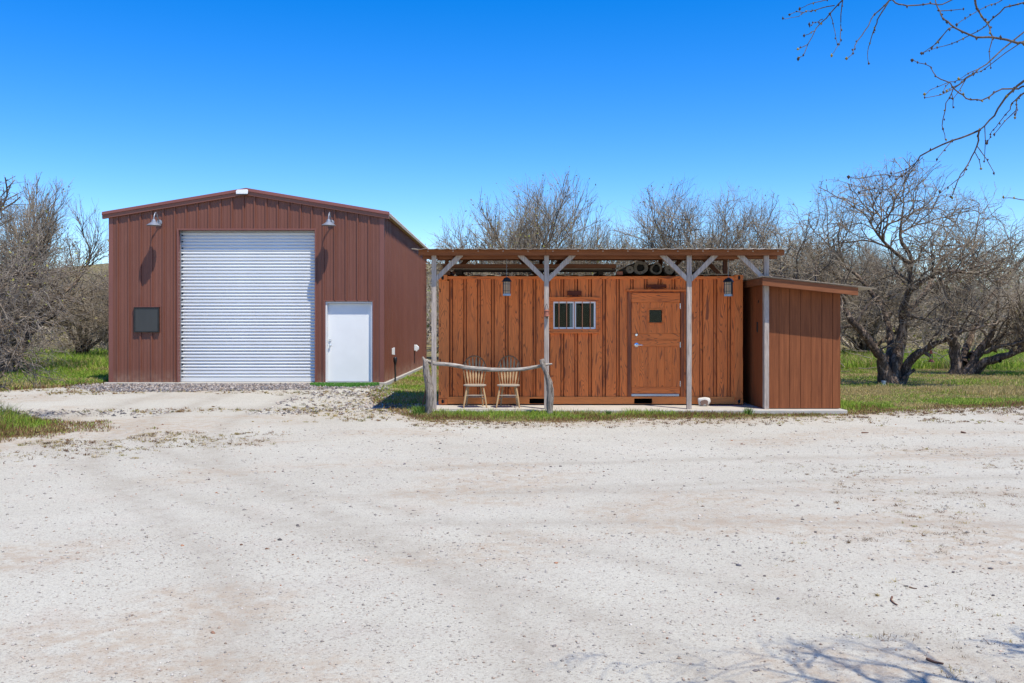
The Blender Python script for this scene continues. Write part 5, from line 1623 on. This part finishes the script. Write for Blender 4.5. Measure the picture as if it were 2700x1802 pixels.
# fallen grey branches at the back edge of the right-hand lawn
rb_ = random.Random(5); polys = []
for (cx_, cy_, n_) in ((9.0, 33.5, 70), (11.0, 35.0, 60), (16.5, 36.5, 50)):
    for k in range(n_):
        p = Vector((cx_ + rb_.gauss(0, 1.0), cy_ + rb_.gauss(0, 0.5), rb_.uniform(0.05, 1.1))); d = Vector((rb_.uniform(-1, 1), rb_.uniform(-0.4, 0.4), rb_.uniform(-0.35, 0.35))).normalized()
        pts = [tuple(p)]
        for q in range(4):
            d = (d + rand_dir(rb_) * 0.3).normalized(); p = p + d * rb_.uniform(0.2, 0.4); p.z = max(0.04, p.z); pts.append(tuple(p))
        r0 = rb_.uniform(0.008, 0.022); polys.append((pts, [r0, r0 * .8, r0 * .6, r0 * .45, r0 * .3]))
V, F = tubes_np(polys, 4)
o = mesh_arrays("brush_pile", V, F, M['twig_pale']); tag(o, "pale heap of fallen dry branches behind the right-hand lawn", "brush", None, "stuff")

# ------------------------------------------------------------------ overhanging tree at the right: trunk beside the camera, branches reach into the top corner
TR = [  # (depth, r0, r1, photo trace of the branch, read where it crosses the sky)
    (4.6, 0.0085, 0.0042, [(2960, 60), (2820, 130), (2700, 214), (2654, 254), (2622, 306), (2582, 344)]),
    (4.6, 0.0052, 0.0028, [(2582, 344), (2511, 371), (2426, 412), (2409, 439), (2375, 465)]),
    (4.55, 0.0030, 0.0016, [(2375, 465), (2336, 461), (2268, 471), (2235, 467)]),
    (4.6, 0.0032, 0.0018, [(2375, 465), (2349, 494), (2320, 511)]),
    (4.6, 0.0046, 0.0026, [(2582, 344), (2576, 385), (2557, 425), (2533, 460), (2509, 520)]),
    (4.55, 0.0030, 0.0016, [(2557, 425), (2540, 462), (2480, 507)]),
    (4.8, 0.0050, 0.0018, [(2880, -20), (2700, 85), (2615, 157), (2567, 196), (2513, 235), (2494, 272), (2484, 332), (2492, 369)]),
    (4.8, 0.0030, 0.0016, [(2567, 196), (2540, 211), (2505, 216), (2458, 235), (2438, 250)]),
    (4.8, 0.0028, 0.0015, [(2540, 215), (2518, 228), (2495, 238)]),
    (4.5, 0.0068, 0.0030, [(2900, 160), (2700, 116), (2673, 111), (2618, 99), (2574, 99), (2520, 75), (2487, 51), (2472, 20), (2462, -30)]),
    (4.5, 0.0032, 0.0016, [(2520, 75), (2502, 75), (2480, 100), (2458, 126)]),
    (4.4, 0.0062, 0.0036, [(2560, -120), (2571, 0), (2581, 31), (2603, 61), (2617, 97)]),
    (4.9, 0.0046, 0.0016, [(2860, -40), (2700, 7), (2649, 20), (2608, 58), (2594, 73), (2540, 102), (2492, 121), (2433, 140)]),
    (4.7, 0.0030, 0.0016, [(2720, -60), (2640, 2), (2613, 12), (2560, 40), (2523, 65)]),
    (4.7, 0.0040, 0.0030, [(2349, -4), (2370, 12), (2404, 15), (2451, 10), (2485, 12), (2530, -10), (2600, -60)]),
    (4.7, 0.0040, 0.0016, [(2440, -120), (2346, 0), (2305, 39), (2280, 82), (2254, 121), (2249, 140), (2234, 155)]),
    (4.75, 0.0036, 0.0014, [(2346, 0), (2313, 53), (2305, 78), (2296, 105), (2288, 136), (2290, 168)]),
    (4.9, 0.0044, 0.0016, [(2330, -120), (2222, 0), (2189, 36), (2152, 75), (2121, 141), (2106, 158)]),
    (4.9, 0.0024, 0.0014, [(2150, 80), (2136, 88), (2120, 95)]),
    (4.9, 0.0024, 0.0013, [(2169, 51), (2150, 60), (2136, 68)]),
    (4.9, 0.0028, 0.0014, [(2222, 0), (2217, 58), (2216, 88), (2213, 117), (2193, 145)]),
    (4.9, 0.0026, 0.0014, [(2189, 36), (2196, 63), (2208, 119)]),
    (4.9, 0.0028, 0.0013, [(2200, 15), (2150, 27), (2126, 29), (2106, 44), (2063, 51)]),
    (4.9, 0.0026, 0.0013, [(2230, -25), (2180, 0), (2128, 14), (2106, 26)]),
    (4.3, 0.0050, 0.0018, [(2900, 190), (2700, 228), (2686, 235), (2642, 235), (2588, 265), (2547, 260), (2516, 235), (2504, 218), (2468, 202), (2455, 177), (2404, 157)]),
    (4.5, 0.0036, 0.0015, [(2880, 130), (2700, 245), (2669, 272), (2664, 289), (2632, 327), (2611, 354), (2605, 380)]),
    (4.5, 0.0028, 0.0015, [(2760, 207), (2700, 247), (2680, 269), (2676, 303)]),
    (4.8, 0.0034, 0.0014, [(2820, 30), (2683, 119), (2594, 184), (2567, 196)]),
    (4.6, 0.0030, 0.0014, [(2800, 470), (2700, 528), (2660, 522), (2645, 520)]),
]
ov_base = Vector((3.7, 2.3, 0.0))
rng = random.Random(77); rn = np.random.default_rng(77)
fine = []; budc = []
for dep, r0, r1, px in TR:
    dep *= 0.72; r0 *= 0.68; r1 *= 0.64
    P3 = []
    ph = rng.uniform(0, 6.28)
    for i, (u, v) in enumerate(px):
        P3.append(Vector(at(u, v, dep + 0.12 * math.sin(ph + i * 0.6) * (0 if i in (0,) else 1))))
    dense = []
    for i in range(len(P3) - 1):
        for k in range(3):
            s = k / 3; q = P3[i].lerp(P3[i + 1], s)
            if k: q = q + rand_dir(rng) * 0.003
            dense.append(q)
    dense.append(P3[-1]); n = len(dense)
    rad = [r0 + (r1 - r0) * i / (n - 1) for i in range(n)]
    fine.append(([tuple(q - ov_base) for q in dense], rad))
    for i in range(1, n):
        if rng.random() < 0.07 and 2 < i < n - 1:
            d0 = (dense[i] - dense[i - 1]).normalized(); sd = (d0 + rand_dir(rng) * 0.9 + Vector((0, 0, -0.35))).normalized(); ln_ = rng.uniform(0.05, 0.15)
            tw_ = [dense[i], dense[i] + sd * ln_ * 0.5 + rand_dir(rng) * 0.006, dense[i] + sd * ln_ + rand_dir(rng) * 0.012]
            fine.append(([tuple(q - ov_base) for q in tw_], [0.0017, 0.0014, 0.0010])); budc.append((tw_[1] - ov_base, 0.0035)); budc.append((tw_[2] - ov_base, 0.0045))
        if rng.random() < 0.42: budc.append((dense[i] - ov_base, 0.0028 + rad[i] * 0.75))
    budc.append((dense[-1] - ov_base, 0.0055))
ovt = thing("mesquite_tree", "overhanging bare tree dropping budding twigs into the top right corner", "tree", tuple(ov_base), "bare trees round the clearing")
limbs = [([(3.7, 2.3, -0.1), (3.65, 2.35, 0.9), (3.45, 2.5, 1.7), (3.1, 2.75, 2.4), (2.75, 2.95, 2.85), (2.45, 3.15, 3.1), (2.2, 3.28, 3.25)], [0.12, 0.10, 0.08, 0.05, 0.020, 0.009, 0.005]),
         ([(3.45, 2.5, 1.7), (3.5, 2.7, 2.4), (3.3, 3.0, 3.0), (2.95, 3.2, 3.5), (2.6, 3.3, 3.8)], [0.05, 0.035, 0.016, 0.008, 0.005]),
         ([(3.55, 2.4, 1.4), (3.9, 2.8, 2.2), (4.0, 3.2, 2.8), (3.9, 3.5, 3.2)], [0.06, 0.04, 0.025, 0.014]),
         ([(3.1, 2.75, 2.4), (2.8, 2.95, 2.55), (2.5, 3.15, 2.7), (2.25, 3.3, 2.75)], [0.04, 0.028, 0.018, 0.010])]
out = [[] for _ in range(5)]
Q = dict(levels=levels((4, 4, 3.5, 3), (0.75, 0.5, 0.33, 0.2), 0.0024, 0.26, 0.03), zlo=0.5, zhi=5.0, neutral=0.4, floor=1.9)
for pts, rad in limbs:
    pts = [Vector(p) - ov_base for p in pts]
    dirs = [(pts[min(i + 1, len(pts) - 1)] - pts[max(i - 1, 0)]).normalized() for i in range(len(pts))]
    tp = [tuple(q) for q in pts]; out[0].append((tp, rad))
    lv0 = dict(Q['levels'][0]); lv0['n'] = len(tp) - 1; Q0 = dict(Q); Q0['levels'] = [lv0] + Q['levels'][1:]
    spawn(rng, tp, rad, dirs, 1.0, 0, Q0, out)
def in_view(poly):
    for p in poly[0]:
        X, Y, Z = p[0] + ov_base.x, p[1] + ov_base.y, p[2] + ov_base.z
        if Y > 0.3 and X < 0.554 * Y + 0.16 and Z < 1.677 + 0.354 * Y + 0.10: return True
    return False
V, F = tubes_np(out[0], 9); mesh_arrays("trunk", V, F, M['bark'], ovt, smooth=True)
polys = [q for l_ in out[1:] for q in l_ if not in_view(q)]
V, F = tubes_np(polys, 4); mesh_arrays("crown", V, F, M['twig_near'], ovt, smooth=True)
V, F = tubes_np(fine, 6); mesh_arrays("hanging_twigs", V, F, M['twig_near'], ovt, smooth=True)
# knobbly buds
octv = np.array([(1, 0, 0), (-1, 0, 0), (0, 1, 0), (0, -1, 0), (0, 0, 1.3), (0, 0, -1.3)], float)
octf = np.array([(0, 2, 4), (2, 1, 4), (1, 3, 4), (3, 0, 4), (2, 0, 5), (1, 2, 5), (3, 1, 5), (0, 3, 5)])
Vs, Cs = [], []
for c_, s_ in budc:
    w = octv * s_ * rn.uniform(0.6, 1.5, (6, 1)) + np.array(c_) + rn.normal(0, 0.002, 3); Vs.append(w)
    cc = np.array((0.30, 0.24, 0.06) if rng.random() < 0.22 else (0.10, 0.07, 0.05)) * rng.uniform(0.7, 1.3); Cs.append(np.tile(cc, (6, 1)))
o = mesh_arrays("leaf_buds", np.concatenate(Vs), (np.arange(len(Vs))[:, None, None] * 6 + octf[None]).reshape(-1, 3), M['bud'], ovt, colors=np.concatenate(Cs)); tag(o, kind="stuff")

# ------------------------------------------------------------------ small things by the trees
t = thing("red_lantern", "small red barn lantern hanging from the near right tree's low limb", "lantern", at(2455, 955, 25.4))
lx, ly, lz = at(2455, 955, 25.4)
m = MB(); m.lathe([(0.0, 0.0), (0.082, 0.0), (0.082, 0.012), (0.06, 0.045), (0.03, 0.062), (0.022, 0.075), (0.0, 0.075)], 18, (lx, ly, lz), 'z'); m.build("fount", M['red_lantern'], t, smooth=40)
m = MB(); m.lathe([(0.022, 0.076), (0.030, 0.12), (0.036, 0.16), (0.026, 0.20), (0.02, 0.225)], 16, (lx, ly, lz), 'z'); m.build("globe", M['clear_glass'], t, smooth=60)
m = MB(); m.lathe([(0.0, 0.226), (0.03, 0.226), (0.043, 0.24), (0.043, 0.27), (0.03, 0.285), (0.036, 0.30), (0.022, 0.325), (0.0, 0.33)], 18, (lx, ly, lz), 'z'); m.build("chimney_cap", M['red_lantern'], t, smooth=40)
for s in (-1, 1):
    m = MB(); m.tube([(lx + s * 0.03, ly, lz + 0.06), (lx + s * 0.045, ly, lz + 0.15), (lx + s * 0.04, ly, lz + 0.25)], 0.007, 8); m.build("side_tube", M['red_lantern'], t, smooth=60)
m = MB(); m.tube([(lx, ly, lz + 0.33), (lx, ly, lz + 0.42)], 0.003, 5); m.build("hanging_wire", M['black'], t)
px_, py_, pz_ = at(2328, 1020, 25.5)
t = thing("pipe_stub", "short white capped pipe stub at the foot of the near right tree", "pipe", (px_, py_, 0.03))
m = MB(); m.tube([(px_, py_, -0.05), (px_ + 0.02, py_, 0.13)], 0.055, 14); m.build("pipe", M['pvc'], t, smooth=50)
m = MB(); m.tube([(px_ + 0.018, py_ - 0.002, 0.125), (px_ + 0.024, py_, 0.175)], 0.066, 14); m.build("cap", M['galv_dark'], t, smooth=50)

# ------------------------------------------------------------------ grass, weeds and loose stones
rn = np.random.default_rng(12)
GREEN = np.array([[0.185, 0.310, 0.036], [0.265, 0.395, 0.052], [0.365, 0.430, 0.075]])
STRAW = np.array([[0.56, 0.43, 0.21], [0.46, 0.35, 0.15], [0.36, 0.31, 0.105]])
RUSSET = np.array([[0.24, 0.125, 0.062], [0.30, 0.175, 0.08], [0.20, 0.10, 0.055]])


def blocked(x, y):
    b_ = (x > -1.6) & (x < 6.34) & (y > 17.2) & (y < 21.0)
    return b_ | ((x > BX0 - 0.12) & (x < BX1 + 0.11) & (y > BY0 - 0.12) & (y < BY1 + 0.12))


def seen(x, y, mrg=1.6): return (np.abs(x) < 0.56 * y + mrg)


def scatter(x0, x1, y0, y1, dens):
    n = int((x1 - x0) * (y1 - y0) * dens)
    return rn.uniform([x0, y0], [x1, y1], (n, 2))


def grass_cols(x, y, e, greenness):
    n = len(x)
    g = 0.5 + (fbm(x * 0.6, y * 0.9, 61, 3) - 0.5) * 1.5 + 0.45 * (rn.random(n) - 0.5) + greenness
    idx = rn.integers(0, 3, n)
    c = np.where((g > 0.5)[:, None], GREEN[idx], STRAW[idx])
    edge = (e < 1.5 * fbm(x * 1.7, y * 1.7, 63, 2) - 0.35 + 0.35 * rn.random(n)) & (rn.random(n) < 0.72)
    c = np.where(edge[:, None], RUSSET[idx], c)
    return c * rn.uniform(0.65, 1.3, (n, 1))


def lawn(name, label, q, hfun, wid, greenness, lean=0.45, thin=0.0):
    x, y = q[:, 0], q[:, 1]
    e = veg_edge(x, y)
    keep = (e > -0.15 + 0.5 * rn.random(len(x)) * (rn.random(len(x)) < 0.6)) & ~blocked(x, y) & seen(x, y)
    if thin: keep &= rn.random(len(x)) > thin * (fbm(x * 0.9, y * 0.9, 33, 2) < 0.5)
    x, y, e = x[keep], y[keep], e[keep]; n = len(x)
    cols = grass_cols(x, y, e, greenness(x, y))
    pos = np.column_stack([x, y, ground_z(x, y) - 0.005])
    h = hfun(x, y, e) * rn.uniform(0.45, 1.35, n)
    w = wid(y) * rn.uniform(0.7, 1.3, n)
    o = blades(pos, h, w, rn.uniform(0.15, lean * 2, n), cols, rn, M['grass'], name)
    tag(o, label, "grass", None, "stuff")
    return o


W_ = lambda y: 0.0035 + 0.00042 * y
lawn("lawn_grass", "short patchy green and straw grass on the lawn at the right", np.concatenate([scatter(5.5, 15, 16.6, 24, 1100), scatter(5.5, 24, 24, 36, 330)]),
     lambda x, y, e: np.where(e < 0.5, 0.04, 0.05) + 0.06 * (fbm(x * 0.8, y * 0.8, 71, 2) > 0.60), W_, lambda x, y: 0.05 - 0.20 * np.exp(-((y - 22.0) / 2.4) ** 2) + 0.14 * np.exp(-((y - np.interp(x, EDGE_X, EDGE_Y) - 1.0) / 0.8) ** 2) - 0.12 * sstep((x - 10) / 4))
lawn("tall_grass", "tall green grass along the back of the right-hand lawn", scatter(4, 28, 35, 42, 130), lambda x, y, e: 0.42 + 0 * x, lambda y: 0.030 + 0 * y, lambda x, y: 0.2 + 0 * x)
lawn("pad_edge_grass", "fringe of green and russet grass along the front of the concrete pad", scatter(-2.6, 6.6, 15.4, 17.22, 4200), lambda x, y, e: (0.022 + 0.085 * np.clip((e - 0.1) / 0.9, 0, 1)) * (0.45 + 1.1 * fbm(x * 2.3, y * 2.3, 65, 2)), lambda y: 0.008 + 0 * y, lambda x, y: np.where(x > 1.2, 0.20, -0.02) + 0.12 * (y - 16.6), thin=0.35)
lawn("side_grass", "sunlit green and straw grass between workshop and container", scatter(-3.5, -1.5, 16.3, 37, 620), lambda x, y, e: 0.07 + 0 * x, W_, lambda x, y: np.where(y > 23, 0.10, -0.16), thin=0.75)
lawn("meadow_grass", "green meadow grass left of the workshop under the trees", np.concatenate([scatter(-19, -10.6, 19.5, 30, 650), scatter(-24, -10.6, 30, 38, 260)]), lambda x, y, e: np.where(e < 1.0, 0.08, 0.14) + 0.30 * sstep((y - 28) / 5), lambda y: 0.006 + 0.0006 * y, lambda x, y: np.where(y > 25.5, 0.26, -0.02))
lawn("far_meadow_grass", "tall yellow green grass in front of the far brush", np.concatenate([scatter(-30, -10.6, 38, 48, 60), scatter(-3, 34, 41, 50, 50)]), lambda x, y, e: 0.45 + 0 * x, lambda y: 0.045 + 0 * y, lambda x, y: 0.22 + 0 * x)
lawn("roadside_weeds", "weedy green and russet clump at the left edge of the driveway", scatter(-12, -5.6, 12.6, 16.8, 1700), lambda x, y, e: np.clip(0.05 + 0.38 * np.clip(e, 0, 1) ** 1.2 * sstep((-7.2 - x) / 1.4), 0.04, 0.55), lambda y: 0.009 + 0 * y, lambda x, y: np.where(x < -7.5, 0.10, -0.16))

# leafy weeds near the left rail post and pad: rosettes of broad blades
def weed(x, y, h, n, label):
    p = np.column_stack([rn.normal(x, h * 0.22, n), rn.normal(y, h * 0.22, n), np.zeros(n)]); p[:, 2] = ground_z(p[:, 0], p[:, 1])
    cols = np.array([[0.12, 0.21, 0.04]]) * rn.uniform(0.6, 1.5, (n, 1))
    t = thing("green_weed", label, "weed", (x, y, float(ground_z(x, y))), "leafy weeds beside the pad")
    o = blades(p - np.array([x, y, float(ground_z(x, y))]), rn.uniform(0.4, 1.0, n) * h, np.full(n, 0.012), rn.uniform(0.2, 1.0, n), cols, rn, M['grass'], "leaves", t); tag(o, kind="stuff")
weed(-1.72, 16.98, 0.26, 130, "bushy green weed at the foot of the left rail post")
weed(4.35, 17.08, 0.20, 90, "seeding green weed at the pad edge right of the painted rock")
weed(1.75, 17.02, 0.13, 50, "small green weed at the pad edge below the plank door")

# seed-headed stems in front of the pad by the rail
q = scatter(-1.5, 1.2, 16.85, 17.2, 110); n = len(q)
o = blades(np.column_stack([q, ground_z(q[:, 0], q[:, 1])]), rn.uniform(0.10, 0.20, n), np.full(n, 0.007), rn.uniform(0.1, 0.6, n), STRAW[rn.integers(0, 3, n)] * rn.uniform(0.5, 1.1, (n, 1)), rn, M['grass'], "seed_grass")
tag(o, "thin seeding grass stems in front of the hitching rail", "grass", None, "stuff")

# dry tufts on the drive
def tufts(name, label, q, per, h, w, pal):
    n = len(q); cnt = np.maximum(2, (per * rn.gamma(1.6, 0.65, n)).astype(int)); rep = lambda v: np.repeat(v, cnt, 0)
    spread = rn.uniform(0.006, 0.035, n); m_ = int(cnt.sum())
    c = rep(q) + rn.normal(0, 1, (m_, 2)) * rep(spread)[:, None] * np.array([1.0, 0.8])
    hh = rep((0.35 + 1.1 * rn.random(n) ** 2) * h) * rn.uniform(0.4, 1.3, m_)
    tint = rep(pal[rn.integers(0, len(pal), n)]) * rn.uniform(0.5, 1.2, (m_, 1))
    o = blades(np.column_stack([c, ground_z(c[:, 0], c[:, 1]) - 0.002]), hh, w * rn.uniform(0.6, 1.3, m_), rn.uniform(0.4, 2.4, m_), tint, rn, M['grass'], name)
    tag(o, label, "grass", None, "stuff")
pal = np.concatenate([RUSSET, STRAW[1:], np.array([[0.15, 0.10, 0.05], [0.12, 0.075, 0.05], [0.20, 0.12, 0.06]])])
q = scatter(0.3, 9.5, 4.2, 13.0, 110); d_ = sstep((q[:, 0] - 0.15 * q[:, 1] - 0.2) / 2.6) * (fbm(q[:, 0] * 1.1, q[:, 1] * 1.1, 81, 3) > 0.47)
q = q[(rn.random(len(q)) < d_ * 0.8) & seen(q[:, 0], q[:, 1], 0.6)]
tufts("dry_tufts", "sparse dry brown tufts scattered over the drive at right", q, 9, 0.024, 0.0034, pal)
q = scatter(-9.5, -3.4, 7.5, 14.5, 240); e = veg_edge(q[:, 0], q[:, 1]); pr_ = sstep((e + 2.3) / 2.2) * (fbm(q[:, 0] * 1.3, q[:, 1] * 1.3, 83, 3) > 0.46)
q = q[rn.random(len(q)) < pr_]
tufts("dry_tufts", "dry russet tufts spreading from the left weeds onto the drive", q, 8, 0.040, 0.0065, np.concatenate([pal, STRAW]))
q = scatter(-12.5, -2.2, 15.8, 24.3, 105)
band = np.exp(-((q[:, 1] - (17.9 + 0.25 * np.sin(q[:, 0])) ) / 0.45) ** 2) * 0.8 + np.exp(-((q[:, 1] - 21.6) / 0.4) ** 2) * 0.9 + 0.6 * sstep((q[:, 0] + 5.2) / 2.0) + 0.8 * sstep((-9.6 - q[:, 0]) / 1.6) * sstep((q[:, 1] - 20) / 2.0)
q = q[(rn.random(len(q)) < band * (fbm(q[:, 0] * 0.8, q[:, 1] * 1.6, 85, 3) > 0.45) * 0.9)]
tufts("dry_tufts", "bands of dry tufts across the drive before the workshop", q, 8, 0.05, 0.010, np.concatenate([STRAW, RUSSET[:2], np.array([[0.16, 0.16, 0.05]])]))
q = scatter(6, 15, 14.0, 20, 130); e = veg_edge(q[:, 0], q[:, 1]); q = q[(e < 0.2) & (rn.random(len(q)) < sstep((e + 2.8) / 2.6)) & (fbm(q[:, 0] * 1.2, q[:, 1] * 1.2, 87, 2) > 0.42)]
tufts("dry_tufts", "dry russet tufts fringing the drive below the right lawn", q, 8, 0.045, 0.009, pal)
q = scatter(-2.5, 8.5, 14.2, 16.6, 130); e = veg_edge(q[:, 0], q[:, 1]); q = q[(e < 0.1) & (rn.random(len(q)) < sstep((e + 1.5) / 1.4))]
tufts("dry_tufts", "dry straw tufts fringing the drive below the concrete pad", q, 7, 0.04, 0.008, pal)


# stones
ico = bmesh.new(); bmesh.ops.create_icosphere(ico, subdivisions=1, radius=1.0)
icov = np.array([v.co[:] for v in ico.verts]); icof = np.array([[v.index for v in f.verts] for f in ico.faces]); ico.free()
def stones(name, label, q, size, pal, flat=0.55, lowpoly=False):
    sv, sf = (octv / np.array([1, 1, 1.3]), octf) if lowpoly else (icov, icof)
    n = len(q); k = len(sv)
    s = size * (0.45 + 1.5 * rn.random(n) ** 2.6)
    V = sv[None] * rn.uniform(0.65, 1.3, (n, k, 1)) * np.stack([s, s * rn.uniform(0.55, 1.0, n), s * rn.uniform(0.3, 0.75, n) * flat / 0.55], 1)[:, None, :]
    a_ = rn.uniform(0, 6.28, n); c_, s_ = np.cos(a_)[:, None], np.sin(a_)[:, None]
    V = np.stack([V[..., 0] * c_ - V[..., 1] * s_, V[..., 0] * s_ + V[..., 1] * c_, V[..., 2]], -1)
    V += np.column_stack([q, ground_z(q[:, 0], q[:, 1]) + s * 0.12])[:, None, :]
    C = np.repeat(pal[rn.integers(0, len(pal), n)] * rn.uniform(0.7, 1.25, (n, 1)), k, 0)
    o = mesh_arrays(name, V.reshape(-1, 3), (np.arange(n)[:, None, None] * k + sf[None]).reshape(-1, 3), M['stone'], colors=np.clip(C, 0, 0.9))
    tag(o, label, "stones", None, "stuff")
ROCKPAL = np.array([[0.30, 0.27, 0.26], [0.16, 0.15, 0.16], [0.36, 0.30, 0.26], [0.42, 0.37, 0.33], [0.20, 0.165, 0.15], [0.28, 0.22, 0.18], [0.09, 0.085, 0.09]]) * 0.85
q = scatter(-11.4, -3.2, 21.9, 24.52, 620)
edge_ = 22.15 + 0.35 * np.sin(q[:, 0] * 0.9) + 1.2 * sstep((q[:, 0] + 5.0) / 1.6) + 0.8 * sstep((-9.8 - q[:, 0]) / 1.2)
q = q[(q[:, 1] > edge_ + (rn.random(len(q)) ** 2 - 0.2) * 0.9) & ~blocked(q[:, 0], q[:, 1])]
stones("crushed_rock", "bed of grey crushed rock along the workshop front", q, 0.030, ROCKPAL, 0.7, True)
q = scatter(-5.0, -1.6, 17.2, 23.5, 260); q = q[rn.random(len(q)) < 0.15 + 0.6 * (fbm(q[:, 0], q[:, 1], 91, 2) > 0.5)]
stones("crushed_rock", "pale crushed rock scattered between workshop and container", q, 0.026, np.concatenate([ROCKPAL, np.array([[0.46, 0.41, 0.36], [0.42, 0.35, 0.30], [0.48, 0.44, 0.40]])]), 0.6, True)
q = scatter(-10, -6.5, 16.4, 18.6, 160); stones("crushed_rock", "dark loose stones along the wheel track at left", q[rn.random(len(q)) < np.exp(-((q[:, 1] - 17.4) / 0.6) ** 2)], 0.022, ROCKPAL, 0.6, True)
PEB = np.array([[0.44, 0.39, 0.34], [0.48, 0.43, 0.38], [0.38, 0.33, 0.28], [0.33, 0.28, 0.245], [0.46, 0.34, 0.27], [0.30, 0.265, 0.235], [0.34, 0.25, 0.19], [0.47, 0.42, 0.37]])
q = scatter(-3.4, 3.6, 4.1, 7.5, 330); q = q[seen(q[:, 0], q[:, 1], 0.3)]
stones("pebbles", "fine pale pebbles over the nearest part of the drive", q, 0.0068, PEB, 0.6, True)
q = scatter(-7, 8, 6.5, 15, 75); q = q[seen(q[:, 0], q[:, 1], 0.3)]
stones("pebbles", "loose pebbles over the middle of the drive", q, 0.010, PEB, 0.55, True)
q = scatter(-7, 8, 4.2, 15.5, 4.0); q = q[fbm(q[:, 0] * 0.7, q[:, 1] * 0.7, 97, 2) > 0.42]; q = q[seen(q[:, 0], q[:, 1], 0.3)]
stones("pebbles", "dark and rusty stones dotted over the drive", q, 0.0115, np.array([[0.12, 0.11, 0.115], [0.10, 0.09, 0.085], [0.30, 0.15, 0.09], [0.17, 0.14, 0.13], [0.22, 0.12, 0.08]]), 0.55)

# sticks lying on the drive
def stick(pts, r, lab):
    P = [(x, y, float(ground_z(x, y)) + r * 0.8 + dz) for x, y, dz in pts]
    m = gnarl(P, [r * (1 - 0.5 * i / (len(P) - 1)) for i in range(len(P))], 7, int(pts[0][0] * 100), 0.1).build("fallen_stick", M['stake'], None, smooth=60); tag(m, lab, "stick", "fallen sticks on the drive")
def gp(px, py): d = EYE * FPX / (py - CY); return ((px - CX) * d / FPX, d)
def sp_(l, lift=0.0): return [(*gp(a_, b_), lift) for a_, b_ in l]
stick(sp_([(2352, 1578), (2349, 1586), (2358, 1594), (2366, 1598)]), 0.007, "small hooked brown stick on the drive at right")
stick(sp_([(2444, 1741), (2462, 1749), (2488, 1754)]), 0.008, "short dark stick near the bottom right corner")
stick(sp_([(2398, 1551), (2408, 1554), (2418, 1555)]), 0.005, "tiny straight stick behind the hooked stick")
stick(sp_([(2272, 1145), (2290, 1145)]), 0.012, "small dark stick lying on the drive below the right lawn")
stick(sp_([(2535, 1144), (2547, 1146)]), 0.016, "stubby dark stick lying at the far right of the drive")
